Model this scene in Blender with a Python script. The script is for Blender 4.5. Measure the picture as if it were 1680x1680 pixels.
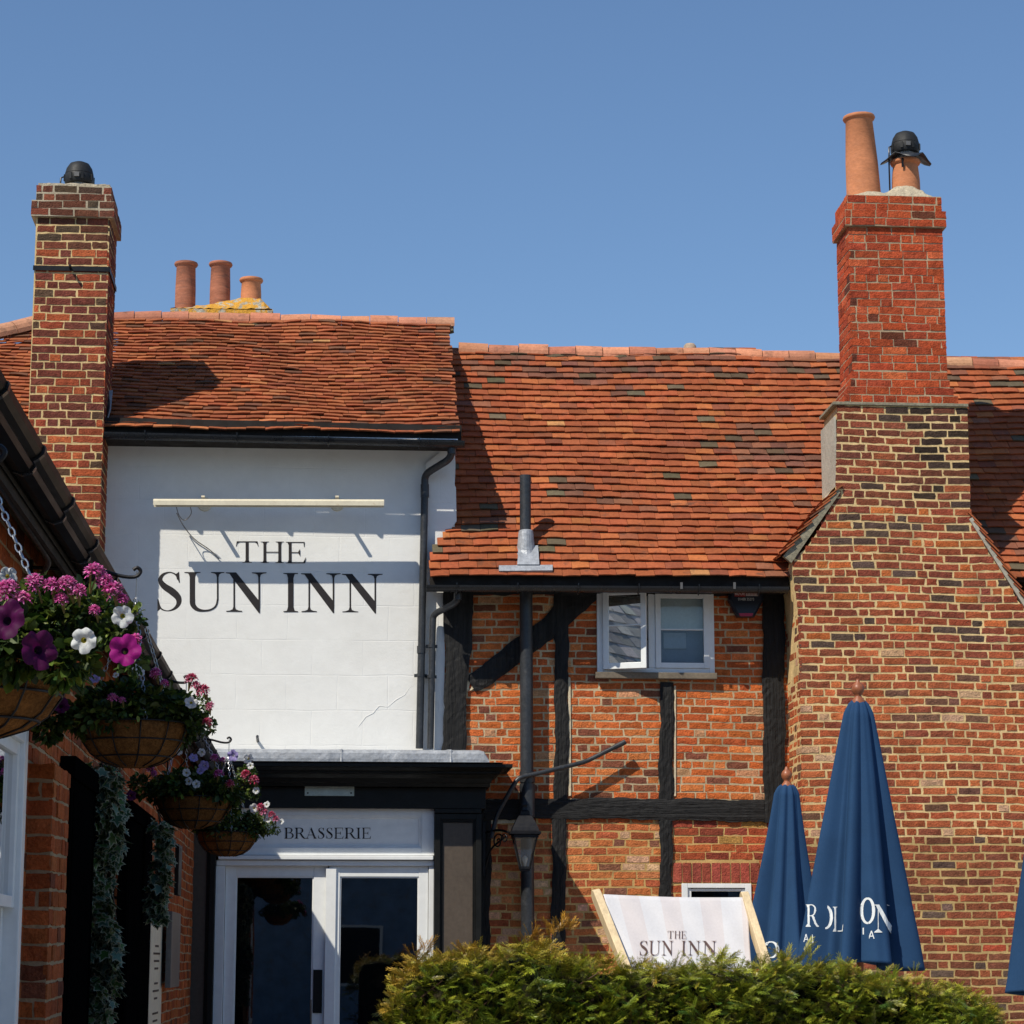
import bpy, bmesh, math, random
import numpy as np
from math import sin, cos, tan, atan, pi, radians
from mathutils import Vector, Matrix

for o in list(bpy.data.objects):
    bpy.data.objects.remove(o)
SC = bpy.context.scene
COL = SC.collection

# ------------------------------------------------------------------ camera
FPX = 3900.0
PITCH = atan(735 / FPX)
YAW = atan(290 * cos(PITCH) / FPX)
CAMZ = 1.6
cam_d = bpy.data.cameras.new('camera')
cam = bpy.data.objects.new('camera', cam_d)
COL.objects.link(cam)
cam.location = (0, 0, CAMZ)
cam.rotation_euler = (pi / 2 + PITCH, 0, -YAW)
cam_d.sensor_width = 36
cam_d.lens = FPX / 1680 * 36
cam_d.clip_start = 0.1
cam_d.clip_end = 2000
SC.camera = cam

# ------------------------------------------------------------------ light
LD = Vector((1.0, 0.98, -1.6)).normalized()        # direction the sunlight travels
S = -LD
EL = math.asin(S.z)
w = bpy.data.worlds.new('World')
SC.world = w
w.use_nodes = True
nt = w.node_tree
nt.nodes.clear()
sky = nt.nodes.new('ShaderNodeTexSky')
sky.sky_type = 'NISHITA'
sky.sun_disc = False
sky.sun_elevation = EL
sky.sun_rotation = math.atan2(S.x, S.y)
sky.air_density = 1.15
sky.dust_density = 0.0
sky.ozone_density = 6.3
sky.altitude = 300
bg = nt.nodes.new('ShaderNodeBackground')
bg.inputs['Strength'].default_value = 0.115
wo = nt.nodes.new('ShaderNodeOutputWorld')
nt.links.new(sky.outputs[0], bg.inputs[0])
nt.links.new(bg.outputs[0], wo.inputs[0])
sun_d = bpy.data.lights.new('sun', 'SUN')
sun_d.energy = 4.8
sun_d.angle = radians(0.53)
sun_d.color = (1.0, 0.925, 0.79)
sun = bpy.data.objects.new('sun', sun_d)
COL.objects.link(sun)
sun.rotation_euler = LD.to_track_quat('-Z', 'Y').to_euler()
sun.location = (-20, -20, 40)
SC.view_settings.view_transform = 'Standard'
SC.view_settings.look = 'None'
SC.view_settings.gamma = 1
SC.view_settings.exposure = 0.04
SC.cycles.max_bounces = 7
SC.cycles.use_denoising = True

# ------------------------------------------------------------------ geometry helpers
_f = Vector((sin(YAW) * cos(PITCH), cos(YAW) * cos(PITCH), sin(PITCH)))
_r = Vector((cos(YAW), -sin(YAW), 0))
_u = _r.cross(_f)
CP = Vector((0, 0, CAMZ))

def ray(px, py):
    return _f * FPX + _r * (px - 840) + _u * (840 - py)

def P(px, py, Y):
    d = ray(px, py)
    return CP + d * (Y / d.y)

def PX(px, py, X):
    d = ray(px, py)
    return CP + d * (X / d.x)

def proj(p):
    d = Vector(p)-CP; z = d.dot(_f)
    return 840+FPX*d.dot(_r)/z, 840-FPX*d.dot(_u)/z

def PPL(px, py, p0, n):
    d = ray(px, py)
    return CP + d * ((Vector(p0) - CP).dot(n) / d.dot(n))

WL = {}
def tag(o, label=None, cat=None, group=None, kind=None):
    if label: o['label'] = label
    if cat: o['category'] = cat
    if group: o['group'] = group
    if kind: o['kind'] = kind
    return o

def thing(name, loc, label, cat, group=None):
    o = bpy.data.objects.new(name, None)
    o.empty_display_size = 0.2
    COL.objects.link(o)
    o.location = loc
    WL[o] = Vector(loc)
    return tag(o, label, cat, group)

def link_mesh(name, me, mats, parent, smooth, bevel):
    if not isinstance(mats, (list, tuple)): mats = [mats]
    for m in mats: me.materials.append(m)
    if smooth: me.shade_smooth()
    o = bpy.data.objects.new(name, me)
    COL.objects.link(o)
    if parent: o.parent = parent
    if bevel:
        b = o.modifiers.new('bevel', 'BEVEL')
        b.width = bevel; b.segments = 2; b.limit_method = 'ANGLE'; b.angle_limit = radians(40)
    return o

class MB:
    def __init__(s):
        s.v = []; s.f = []; s.c = []; s.m = []
    def add(s, vs, fs, col=(1, 1, 1), mi=0):
        n = len(s.v)
        s.v.extend([tuple(p) for p in vs])
        for f in fs:
            s.f.append(tuple(i + n for i in f)); s.c.append(col); s.m.append(mi)
    def quad(s, a, b, c, d, col=(1, 1, 1), mi=0):
        s.add([a, b, c, d], [(0, 1, 2, 3)], col, mi)
    def box(s, x0, x1, y0, y1, z0, z1, col=(1, 1, 1), mi=0):
        if x0 > x1: x0, x1 = x1, x0
        if y0 > y1: y0, y1 = y1, y0
        if z0 > z1: z0, z1 = z1, z0
        v = [(x0,y0,z0),(x1,y0,z0),(x1,y1,z0),(x0,y1,z0),(x0,y0,z1),(x1,y0,z1),(x1,y1,z1),(x0,y1,z1)]
        s.add(v, [(3,2,1,0),(4,5,6,7),(0,1,5,4),(1,2,6,5),(2,3,7,6),(3,0,4,7)], col, mi)
    def obox(s, c, ax, ay, az, col=(1, 1, 1), mi=0):
        c = Vector(c); ax = Vector(ax); ay = Vector(ay); az = Vector(az)
        v = [c+ax*i+ay*j+az*k for k in (-1, 1) for (i, j) in ((-1,-1),(1,-1),(1,1),(-1,1))]
        s.add(v, [(3,2,1,0),(4,5,6,7),(0,1,5,4),(1,2,6,5),(2,3,7,6),(3,0,4,7)], col, mi)
    def prism(s, poly, off, col=(1, 1, 1), mi=0):
        n = len(poly); off = Vector(off)
        a = [Vector(p) for p in poly]; b = [p + off for p in a]
        s.add(a + b, [tuple(range(n)), tuple(range(2*n-1, n-1, -1))] + [(i, i+n, (i+1) % n + n, (i+1) % n) for i in range(n)], col, mi)
    def bar(s, a, b, wx, wz, up=(0, 0, 1), col=(1, 1, 1), mi=0):
        a = Vector(a); b = Vector(b); d = (b - a); L = d.length; d.normalize()
        sd = d.cross(Vector(up)).normalized(); u2 = sd.cross(d)
        s.obox((a+b)/2, d*L/2, sd*wx/2, u2*wz/2, col, mi)
    def tube(s, path, r, n=12, cap=True, col=(1, 1, 1), mi=0):
        path = [Vector(p) for p in path]; m = len(path)
        if not hasattr(r, '__len__'): r = [r]*m
        rings = []
        t0 = (path[1]-path[0]).normalized()
        ref = Vector((0, 0, 1)) if abs(t0.z) < .9 else Vector((1, 0, 0))
        nv = t0.cross(ref).normalized()
        for i in range(m):
            t = (path[min(i+1, m-1)] - path[max(i-1, 0)]).normalized()
            nv = (nv - t*nv.dot(t)).normalized(); bv = t.cross(nv)
            rings.append([path[i] + (nv*cos(2*pi*k/n) + bv*sin(2*pi*k/n))*r[i] for k in range(n)])
        vs = [p for rg in rings for p in rg]
        fs = [(i*n+k, i*n+(k+1) % n, (i+1)*n+(k+1) % n, (i+1)*n+k) for i in range(m-1) for k in range(n)]
        if cap: fs += [tuple(range(n-1, -1, -1)), tuple((m-1)*n+k for k in range(n))]
        s.add(vs, fs, col, mi)
    def lathe(s, prof, c, n=24, axis=None, col=(1, 1, 1), mi=0, a0=0, a1=2*pi, fn=None):
        c = Vector(c); full = abs(a1-a0-2*pi) < 1e-6
        k = n if full else n+1
        vs = []
        M = Vector((0, 0, 1)).rotation_difference(Vector(axis)).to_matrix() if axis is not None else Matrix.Identity(3)
        for (r, z) in prof:
            for i in range(k):
                a = a0 + (a1-a0)*i/n
                rr = r*(fn(a, z) if fn else 1)
                vs.append(c + M @ Vector((rr*cos(a), rr*sin(a), z)))
        fs = []
        for j in range(len(prof)-1):
            for i in range(n if full else k-1):
                fs.append((j*k+i, j*k+(i+1) % k, (j+1)*k+(i+1) % k, (j+1)*k+i))
        s.add(vs, fs, col, mi)
    def build(s, name, mats, parent=None, smooth=False, bevel=0, origin=None):
        o3 = WL[parent] if parent else (Vector(origin) if origin is not None else Vector((0, 0, 0)))
        me = bpy.data.meshes.new(name)
        vs = np.array(s.v, dtype=np.float64) - np.array(o3)
        me.from_pydata(vs.tolist(), [], s.f)
        me.polygons.foreach_set('material_index', s.m)
        at = me.color_attributes.new('Col', 'FLOAT_COLOR', 'CORNER')
        tot = [len(f) for f in s.f]
        cc = np.repeat(np.hstack([np.array(s.c, dtype=np.float32).reshape(-1, 3), np.ones((len(s.c), 1), dtype=np.float32)]), tot, axis=0)
        at.data.foreach_set('color', cc.ravel())
        me.update()
        o = link_mesh(name, me, mats, parent, smooth, bevel)
        if not parent: o.location = o3
        WL[o] = o3
        return o

def build_np(name, V, F, C, mats, parent=None, smooth=False, origin=None):
    """V (n,3), F (m,k) of one polygon size, C (m,3)"""
    o3 = WL[parent] if parent else (Vector(origin) if origin is not None else Vector((0, 0, 0)))
    me = bpy.data.meshes.new(name)
    m, k = F.shape
    me.vertices.add(len(V)); me.vertices.foreach_set('co', (V - np.array(o3)).astype(np.float32).ravel())
    me.loops.add(m*k); me.loops.foreach_set('vertex_index', F.astype(np.int32).ravel())
    me.polygons.add(m); me.polygons.foreach_set('loop_start', (np.arange(m)*k).astype(np.int32))
    me.update(calc_edges=True)
    at = me.color_attributes.new('Col', 'FLOAT_COLOR', 'CORNER')
    cc = np.repeat(np.hstack([C, np.ones((m, 1))]), k, axis=0).astype(np.float32)
    at.data.foreach_set('color', cc.ravel())
    me.validate()
    o = link_mesh(name, me, mats, parent, smooth, 0)
    if not parent: o.location = o3
    WL[o] = o3
    return o

# ------------------------------------------------------------------ materials
def mk(name, col=(.5, .5, .5), rough=.8, metal=0.0, attr=False, nsc=(6, 40), namt=.25, bump=.3, bsc=80, bdist=.004,
       spec=.4, coat=0, stretch=None, stain=None, sheen=0, blocks=None, trans=0, spots=None):
    m = bpy.data.materials.new(name); m.use_nodes = True
    t = m.node_tree; N = t.nodes; Lk = t.links
    b = N['Principled BSDF']
    b.inputs['Roughness'].default_value = rough
    b.inputs['Metallic'].default_value = metal
    b.inputs['Specular IOR Level'].default_value = spec
    b.inputs['Coat Weight'].default_value = coat
    b.inputs['Coat Roughness'].default_value = .08
    b.inputs['Sheen Weight'].default_value = sheen
    tc = N.new('ShaderNodeTexCoord'); src = tc.outputs['Object']
    if stretch:
        mp = N.new('ShaderNodeMapping'); mp.inputs['Scale'].default_value = stretch
        Lk.new(src, mp.inputs[0]); src2 = mp.outputs[0]
    else: src2 = src
    if attr:
        a = N.new('ShaderNodeAttribute'); a.attribute_name = 'Col'; c = a.outputs['Color']
    else:
        a = N.new('ShaderNodeRGB'); a.outputs[0].default_value = (*col, 1); c = a.outputs[0]
    def noise(sc, det=4, s=None):
        n = N.new('ShaderNodeTexNoise'); n.inputs['Scale'].default_value = sc; n.inputs['Detail'].default_value = det
        n.inputs['Roughness'].default_value = .62
        Lk.new(s or src2, n.inputs['Vector']); return n.outputs['Fac']
    def rng(f, a0, a1, b0, b1):
        r = N.new('ShaderNodeMapRange'); Lk.new(f, r.inputs[0])
        for i, x in enumerate((a0, a1, b0, b1)): r.inputs[i+1].default_value = x
        return r.outputs[0]
    def mul(c, f):
        v = N.new('ShaderNodeVectorMath'); v.operation = 'SCALE'; Lk.new(c, v.inputs[0]); Lk.new(f, v.inputs['Scale']); return v.outputs[0]
    def mix(c1, c2, f):
        x = N.new('ShaderNodeMix'); x.data_type = 'RGBA'
        Lk.new(f, x.inputs[0]); Lk.new(c1, x.inputs[6]); x.inputs[7].default_value = (*c2, 1); return x.outputs[2]
    if namt:
        for sc in nsc:
            c = mul(c, rng(noise(sc), .3, .7, 1-namt, 1+namt))
    if stain:      # (colour, scale, low, high, strength)
        for (sc_c, sc, lo, hi, st) in stain:
            c = mix(c, sc_c, rng(noise(sc, 5), lo, hi, 0, st))
    hgt = None
    if blocks:     # painted-over masonry courses, relief only
        sp = N.new('ShaderNodeSeparateXYZ'); Lk.new(src, sp.inputs[0])
        cb = N.new('ShaderNodeCombineXYZ'); Lk.new(sp.outputs[0], cb.inputs[0]); Lk.new(sp.outputs[2], cb.inputs[1])
        wv = N.new('ShaderNodeVectorMath'); wv.operation = 'MULTIPLY_ADD'
        nn = N.new('ShaderNodeTexNoise'); nn.inputs['Scale'].default_value = 2.5; Lk.new(src, nn.inputs['Vector'])
        Lk.new(nn.outputs['Color'], wv.inputs[0]); wv.inputs[1].default_value = (.03, .03, 0); Lk.new(cb.outputs[0], wv.inputs[2])
        bt = N.new('ShaderNodeTexBrick'); Lk.new(wv.outputs[0], bt.inputs['Vector'])
        bt.inputs['Scale'].default_value = 1; bt.inputs['Brick Width'].default_value = blocks[0]; bt.inputs['Row Height'].default_value = blocks[1]
        bt.inputs['Mortar Size'].default_value = .006; bt.inputs['Mortar Smooth'].default_value = .6
        bt.inputs['Color1'].default_value = bt.inputs['Color2'].default_value = (1, 1, 1, 1); bt.inputs['Mortar'].default_value = (0, 0, 0, 1)
        pres = rng(noise(1.7, 3, src), .38, .6, .1, 1)
        inv = N.new('ShaderNodeMath'); inv.operation = 'MULTIPLY'
        iv = N.new('ShaderNodeMath'); iv.operation = 'SUBTRACT'; iv.inputs[0].default_value = 0.0
        one = N.new('ShaderNodeMath'); one.operation = 'SUBTRACT'; one.inputs[0].default_value = 1; Lk.new(bt.outputs['Color'], one.inputs[1])
        Lk.new(one.outputs[0], inv.inputs[0]); Lk.new(pres, inv.inputs[1]); Lk.new(inv.outputs[0], iv.inputs[1])
        hgt = iv.outputs[0]
    Lk.new(c, b.inputs['Base Color'])
    if bump:
        bp = N.new('ShaderNodeBump'); bp.inputs['Strength'].default_value = bump; bp.inputs['Distance'].default_value = bdist
        n1 = noise(bsc, 6)
        n2 = noise(bsc*.22, 3)
        ad = N.new('ShaderNodeMath'); ad.operation = 'ADD'; Lk.new(n1, ad.inputs[0]); Lk.new(n2, ad.inputs[1])
        h = ad.outputs[0]
        if hgt is not None:
            a2 = N.new('ShaderNodeMath'); a2.operation = 'MULTIPLY_ADD'; Lk.new(hgt, a2.inputs[0]); a2.inputs[1].default_value = 1.2; Lk.new(h, a2.inputs[2]); h = a2.outputs[0]
        Lk.new(h, bp.inputs['Height']); Lk.new(bp.outputs[0], b.inputs['Normal'])
        rr = rng(n2, .3, .7, max(rough-.12, .02), min(rough+.12, 1)); Lk.new(rr, b.inputs['Roughness'])
    if trans:
        tr = N.new('ShaderNodeBsdfTranslucent'); Lk.new(c, tr.inputs[0]); ms = N.new('ShaderNodeMixShader'); ms.inputs[0].default_value = trans
        Lk.new(b.outputs[0], ms.inputs[1]); Lk.new(tr.outputs[0], ms.inputs[2]); Lk.new(ms.outputs[0], N['Material Output'].inputs[0])
    return m

def glass_mat(name, refl, tint=(.9, .93, .92), rough=.01):
    m = bpy.data.materials.new(name); m.use_nodes = True
    t = m.node_tree; N = t.nodes; Lk = t.links
    N.remove(N['Principled BSDF'])
    tr = N.new('ShaderNodeBsdfTransparent'); tr.inputs[0].default_value = (*tint, 1)
    gl = N.new('ShaderNodeBsdfGlossy'); gl.inputs['Roughness'].default_value = rough
    tc = N.new('ShaderNodeTexCoord'); ns = N.new('ShaderNodeTexNoise'); ns.inputs['Scale'].default_value = 3.5; ns.inputs['Detail'].default_value = 0
    Lk.new(tc.outputs['Object'], ns.inputs['Vector'])
    bp = N.new('ShaderNodeBump'); bp.inputs['Strength'].default_value = .05; bp.inputs['Distance'].default_value = .002
    Lk.new(ns.outputs['Fac'], bp.inputs['Height']); Lk.new(bp.outputs[0], gl.inputs['Normal'])
    fr = N.new('ShaderNodeFresnel'); fr.inputs['IOR'].default_value = 1.5
    mx = N.new('ShaderNodeMath'); mx.operation = 'MAXIMUM'; mx.inputs[1].default_value = refl; Lk.new(fr.outputs[0], mx.inputs[0])
    ms = N.new('ShaderNodeMixShader'); Lk.new(mx.outputs[0], ms.inputs[0]); Lk.new(tr.outputs[0], ms.inputs[1]); Lk.new(gl.outputs[0], ms.inputs[2])
    Lk.new(ms.outputs[0], N['Material Output'].inputs[0])
    return m

M = {}
M['brick'] = mk('brick', attr=True, rough=.9, nsc=(14, 75), namt=.28, bump=1.0, bsc=70, bdist=.012, spec=.12,
                stain=[((.05, .035, .03), 38, .6, .78, .55), ((.62, .5, .4), 55, .68, .8, .35)])
M['mortar'] = mk('lime_mortar', attr=True, rough=.95, nsc=(3, 60), namt=.2, bump=.7, bsc=150, bdist=.004, spec=.1, stain=[((.22, .17, .10), 5, .52, .72, .55), ((.12, .10, .06), 30, .6, .8, .5)])
M['tile'] = mk('clay_tile', attr=True, rough=.85, nsc=(2.2, 34), namt=.15, bump=.6, bsc=90, bdist=.004, spec=.2,
               stain=[((.06, .045, .035), 9, .56, .74, .6), ((.07, .04, .03), 60, .62, .8, .5)])
M['white'] = mk('white_masonry_paint', (.79, .79, .765), rough=.75, nsc=(1.2, 9), namt=.025, bump=.35, bsc=55, bdist=.004, spec=.25, blocks=(.46, .32),
                stain=[((.6, .57, .5), 4, .62, .82, .4), ((.62, .60, .55), 1.1, .5, .8, .35)])
M['gloss_white'] = mk('white_joinery_paint', (.78, .8, .8), rough=.42, nsc=(2, 14), namt=.04, bump=.15, bsc=60, bdist=.002,
                      stain=[((.5, .47, .42), 22, .68, .85, .4)])
M['black'] = mk('black_gloss_plastic', (.012, .013, .015), rough=.3, namt=.2, bump=.12, bsc=40, bdist=.001, spec=.5)
M['gutter'] = mk('black_glossy_gutter', (.005, .005, .005), rough=.42, namt=.2, bump=.05, bsc=6, bdist=.002, spec=.07)
M['pipe'] = mk('dull_black_pipe', (.028, .031, .036), rough=.42, namt=.3, nsc=(5, 50), bump=.2, bsc=120, bdist=.001, spec=.5,
               stain=[((.16, .15, .14), 30, .6, .85, .4)])
M['timber_v'] = mk('black_timber_upright', (.013, .013, .0135), rough=.7, namt=.35, nsc=(1.5, 5), stretch=(16, 16, 1), bump=1.0, bsc=3.5, bdist=.02, spec=.3)
M['timber_h'] = mk('black_timber_level', (.013, .013, .0135), rough=.7, namt=.35, nsc=(1.5, 5), stretch=(1, 16, 16), bump=1.0, bsc=3.5, bdist=.02, spec=.3)
M['letter'] = mk('black_sign_paint', (.018, .014, .014), rough=.6, namt=.15, bump=.2, bsc=80, bdist=.001)
M['lead'] = mk('lead_sheet', (.33, .35, .38), rough=.5, metal=.2, nsc=(5, 26), namt=.2, bump=.6, bsc=22, bdist=.01)
M['shop_black'] = mk('shopfront_black_paint', (.009, .0095, .009), spec=.22, rough=.45, namt=.2, bump=.15, bsc=30, bdist=.002)
M['casing'] = mk('matt_black_paint', (.0025, .0025, .0028), rough=.8, namt=.2, bump=.1, bsc=30, spec=0)
M['shop_grey'] = mk('shopfront_faded_paint', (.085, .066, .05), rough=.5, namt=.12, nsc=(2, 30), bump=.1, bsc=60, bdist=.001)
M['fillet'] = mk('shaded_mortar_fillet', (.24, .215, .15), rough=.95, nsc=(8, 40), namt=.25, bump=.8, bsc=60, bdist=.006)  # dark tone: painted overhang shade on the left fillet, own colour on the ledge
M['cowl'] = mk('matt_black_cowl', (.016, .017, .018), rough=.6, namt=.2, bump=.1, bsc=40, spec=.3)
M['sill'] = mk('weathered_sill', (.17, .14, .105), rough=.85, nsc=(6, 40), namt=.2, bump=.5, bsc=60)
M['render'] = mk('grey_cement_render', (.40, .37, .30), rough=.9, nsc=(4, 30), namt=.15, bump=.6, bsc=60, bdist=.006, stain=[((.2, .21, .16), 8, .55, .75, .5)])
M['flaunch'] = mk('lichened_mortar_cap', (.36, .33, .26), rough=.95, nsc=(8, 40), namt=.25, bump=1, bsc=30, bdist=.02,
                  stain=[((.60, .29, .02), 11, .42, .5, .95), ((.12, .12, .09), 26, .58, .7, .7)])
M['capmortar'] = mk('pale_mortar_cap', (.42, .36, .26), rough=.95, nsc=(8, 40), namt=.2, bump=1, bsc=30, bdist=.015)
M['pot'] = mk('terracotta', (.52, .20, .09), rough=.85, nsc=(4, 30), namt=.14, bump=.25, bsc=60, bdist=.002, stretch=(1, 1, 2.2))
M['pot_dark'] = mk('weathered_terracotta', (.34, .125, .07), rough=.85, nsc=(5, 30), namt=.2, bump=.3, bsc=60, bdist=.003, stretch=(.6, .6, 3), stain=[((.09, .06, .05), 6, .55, .7, .6)])
M['iron'] = mk('wrought_iron', (.009, .009, .011), rough=.5, namt=.2, bump=.3, bsc=120, bdist=.001, metal=.4)
M['zinc'] = mk('galvanised_wire', (.42, .43, .45), rough=.35, metal=.9, namt=.15, bump=0)
M['cream'] = mk('cream_enamel', (.68, .62, .47), rough=.45, namt=.06, bump=.15, bsc=40, bdist=.002, stain=[((.3, .18, .08), 9, .66, .8, .7)])
M['plate'] = mk('verdigris_plate', (.42, .49, .45), rough=.45, metal=.3, namt=.12, nsc=(8, 60), bump=.1, bsc=70, bdist=.001)
M['dark'] = mk('dark_room', (.012, .012, .014), rough=.9, namt=.1, bump=0)
M['glass'] = glass_mat('door_glass', .12, tint=(.5, .55, .6))
M['glass2'] = glass_mat('casement_glass', .8)
M['glass3'] = glass_mat('lantern_glass', .08, rough=.1)
M['soffit'] = mk('brown_soffit_board', (.011, .008, .006), rough=.8, namt=.2, bump=.2, bsc=30, bdist=.002)
M['flag'] = mk('paving', (.29, .275, .25), rough=.9, nsc=(1, 12), namt=.15, bump=.4, bsc=40, bdist=.006)
M['leaf'] = mk('leaf', attr=True, rough=.5, namt=.12, nsc=(20, 90), bump=0, spec=.4, trans=.28)
M['petal'] = mk('petal', attr=True, rough=.6, namt=.1, nsc=(30, 120), bump=0, spec=.2, trans=.35)
M['needle'] = mk('yew_needle', attr=True, rough=.42, namt=.1, nsc=(8, 60), bump=0, spec=.45, trans=.2)
M['coir'] = mk('coconut_fibre', (.17, .075, .024), rough=1, nsc=(14, 90), namt=.35, bump=1, bsc=160, bdist=.01, spec=.05)
M['canvas'] = mk('blue_canvas', (.018, .054, .128), rough=.85, nsc=(3, 220), namt=.1, bump=.35, bsc=400, bdist=.001, spec=.15)
M['print'] = mk('white_print', (.72, .76, .78), rough=.8, namt=.05, bump=.2, bsc=300, bdist=.001)
M['wood'] = mk('pale_pine', (.66, .52, .32), rough=.6, nsc=(2, 6), namt=.14, stretch=(8, 8, 1), bump=.2, bsc=12, bdist=.002, stain=[((.4, .24, .1), 3, .68, .74, .6)])
M['ball'] = mk('varnished_wood', (.30, .1, .045), rough=.4, namt=.2, bump=.1, bsc=40, bdist=.001)
M['attr_paint'] = mk('printed_cloth', attr=True, rough=.85, nsc=(3, 60), namt=.04, bump=.2, bsc=300, bdist=.001)
M['attr_gloss'] = mk('coloured_plastic', attr=True, rough=.35, namt=.05, bump=0)
M['blind_refl'] = mk('blind_and_reflection_board', attr=True, rough=.6, namt=.06, bump=.1, bsc=60, bdist=.002)
M['steel'] = mk('brushed_steel', (.16, .15, .14), rough=.45, metal=.5, namt=.1, bump=0)

R = random.Random(7)
def jit(c, a, rr=None):
    rr = rr or R
    k = 1 + rr.uniform(-a, a)
    return tuple(max(0.004, x*k*(1+rr.uniform(-a*.3, a*.3))) for x in c)

def pick(opts):
    x = R.random()*sum(o[0] for o in opts)
    for w_, c in opts:
        x -= w_
        if x <= 0: return jit(c, .18)
    return opts[-1][1]

# ------------------------------------------------------------------ brickwork and tiling
def bricks(mb, O, U, N, z0, rows, ext, pal, h=.073, L=.225, joint=.013, proud=.0048, ero=.3, holes=(), wave=.004, heads=.28):
    O = Vector(O); U = Vector(U).normalized(); N = Vector(N).normalized(); Z = Vector((0, 0, 1))
    ph = [R.uniform(0, 6) for _ in range(4)]
    for r in range(rows):
        zc = z0 + (r+.5)*h
        e = ext(zc)
        if not e: continue
        segs = [e]
        for (a, b, c, d) in holes:
            if c < zc < d:
                ns = []
                for (s0, s1) in segs:
                    if b <= s0 or a >= s1: ns.append((s0, s1))
                    else:
                        if a > s0: ns.append((s0, a))
                        if b < s1: ns.append((b, s1))
                segs = ns
        for (ua, ub) in segs:
            u = ua - (R.choice((0, .5)) * L if r % 2 else R.choice((.25, .75))*L)
            while u < ub - .02:
                ln = (L if R.random() > heads else L*.48) * R.uniform(.96, 1.04)
                a = max(u, ua); b = min(u+ln, ub); u += ln
                if ub - u < .045: b = ub; u = ub
                if b - a < .035: continue
                a2 = a + (joint/2 if a > ua+.001 else 0)*R.uniform(.6, 1.4); b2 = b - (joint/2 if b < ub-.001 else 0)*R.uniform(.6, 1.4)
                col = pal(a, zc)
                er = R.random() < ero
                am = R.uniform(.002, .0045) if er else .001
                pr = proud + R.uniform(-.003, .002)
                hh = h - joint; rise = R.uniform(-.0028, .0028)
                nu = 4 if b2-a2 > .12 else 2; nv = 2
                vs = []; grid = []
                for j in range(nv+1):
                    for i in range(nu+1):
                        uu = a2 + (b2-a2)*i/nu; vv = (j/nv-.5)*hh
                        edge = i in (0, nu) or j in (0, nv)
                        jx = R.uniform(-1, 1)*(.006 if er else .0028); jz = R.uniform(-1, 1)*(.0052 if er else .0024)
                        dz = wave*(sin(uu*2.1+ph[0]+zc*.7) + .6*sin(uu*5.3+ph[1]+zc*2))
                        d = max(.0022 if not edge else .0006, pr - (am*.5 if edge else 0) - R.random()*am)
                        vs.append(O + U*(uu+jx) + Z*(zc+rise+dz+vv+jz) + N*d)
                W = nu+1; fs = []
                for j in range(nv):
                    for i in range(nu):
                        fs.append((j*W+i, j*W+i+1, (j+1)*W+i+1, (j+1)*W+i))
                bd = [i for i in range(W)] + [j*W+nu for j in range(1, nv+1)] + [nv*W+i for i in range(nu-1, -1, -1)] + [j*W for j in range(nv-1, 0, -1)]
                n0 = len(vs)
                for k in bd: vs.append(vs[k] - N*(pr+.012))
                nb = len(bd)
                for k in range(nb):
                    fs.append((bd[(k+1) % nb], bd[k], n0+k, n0+(k+1) % nb))
                mb.add(vs, fs, col)

def tiling(mb, A, U, Sd, rows, gauge, ext, pal, tw=.165, th=.013, rough=.004, sag=None, tail=.024, row0=0):
    A = Vector(A); U = Vector(U).normalized(); Sd = Vector(Sd).normalized(); N = U.cross(Sd).normalized()
    for r in range(row0, rows):
        e = ext(r)
        if not e: continue
        ua, ub = e
        u = ua - (tw*.5 if r % 2 else 0) + R.uniform(-.02, .02)
        rj = R.uniform(-.006, .006)
        while u < ub-.01:
            ww = tw*R.uniform(.94, 1.06)
            a = max(u, ua + R.uniform(-.01, .01)); b = min(u+ww, ub + R.uniform(-.01, .01)); u += ww
            if b-a < .03: continue
            col = pal(a, r)
            v0 = r*gauge + rj + R.uniform(-1, 1)*rough*1.4; v1 = v0 + gauge + .045
            lift = abs(R.gauss(0, rough)); tilt = R.gauss(0, rough*.8); skew = R.gauss(0, rough*.8)
            cam_ = R.uniform(.0, .006)
            vs = []
            for (v, hh) in ((v0, tail+lift), (v1, .006)):
                for k in (0, 1, 2, 3):
                    t = k/3
                    uu = a + .0015 + (b-a-.003)*t
                    s_ = sag(uu, v) if sag else 0
                    c_ = cam_*(1-(2*t-1)**2) if v == v0 else cam_*.5*(1-(2*t-1)**2)
                    vs.append(A + U*uu + Sd*(v + (skew*(t-.5)*2 if v == v0 else 0)) + N*(hh + s_ + c_ + (tilt*(t-.5)*2 if v == v0 else 0)))
            top = list(vs)
            for k in range(4): vs.append(top[k] - N*th + Sd*.002)
            for k in (4, 7): vs.append(top[k] - N*th)
            mb.add(vs, [(0,1,5,4),(1,2,6,5),(2,3,7,6),(8,9,1,0),(9,10,2,1),(10,11,3,2),(8,0,4,12),(3,11,13,7)], col)

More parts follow.
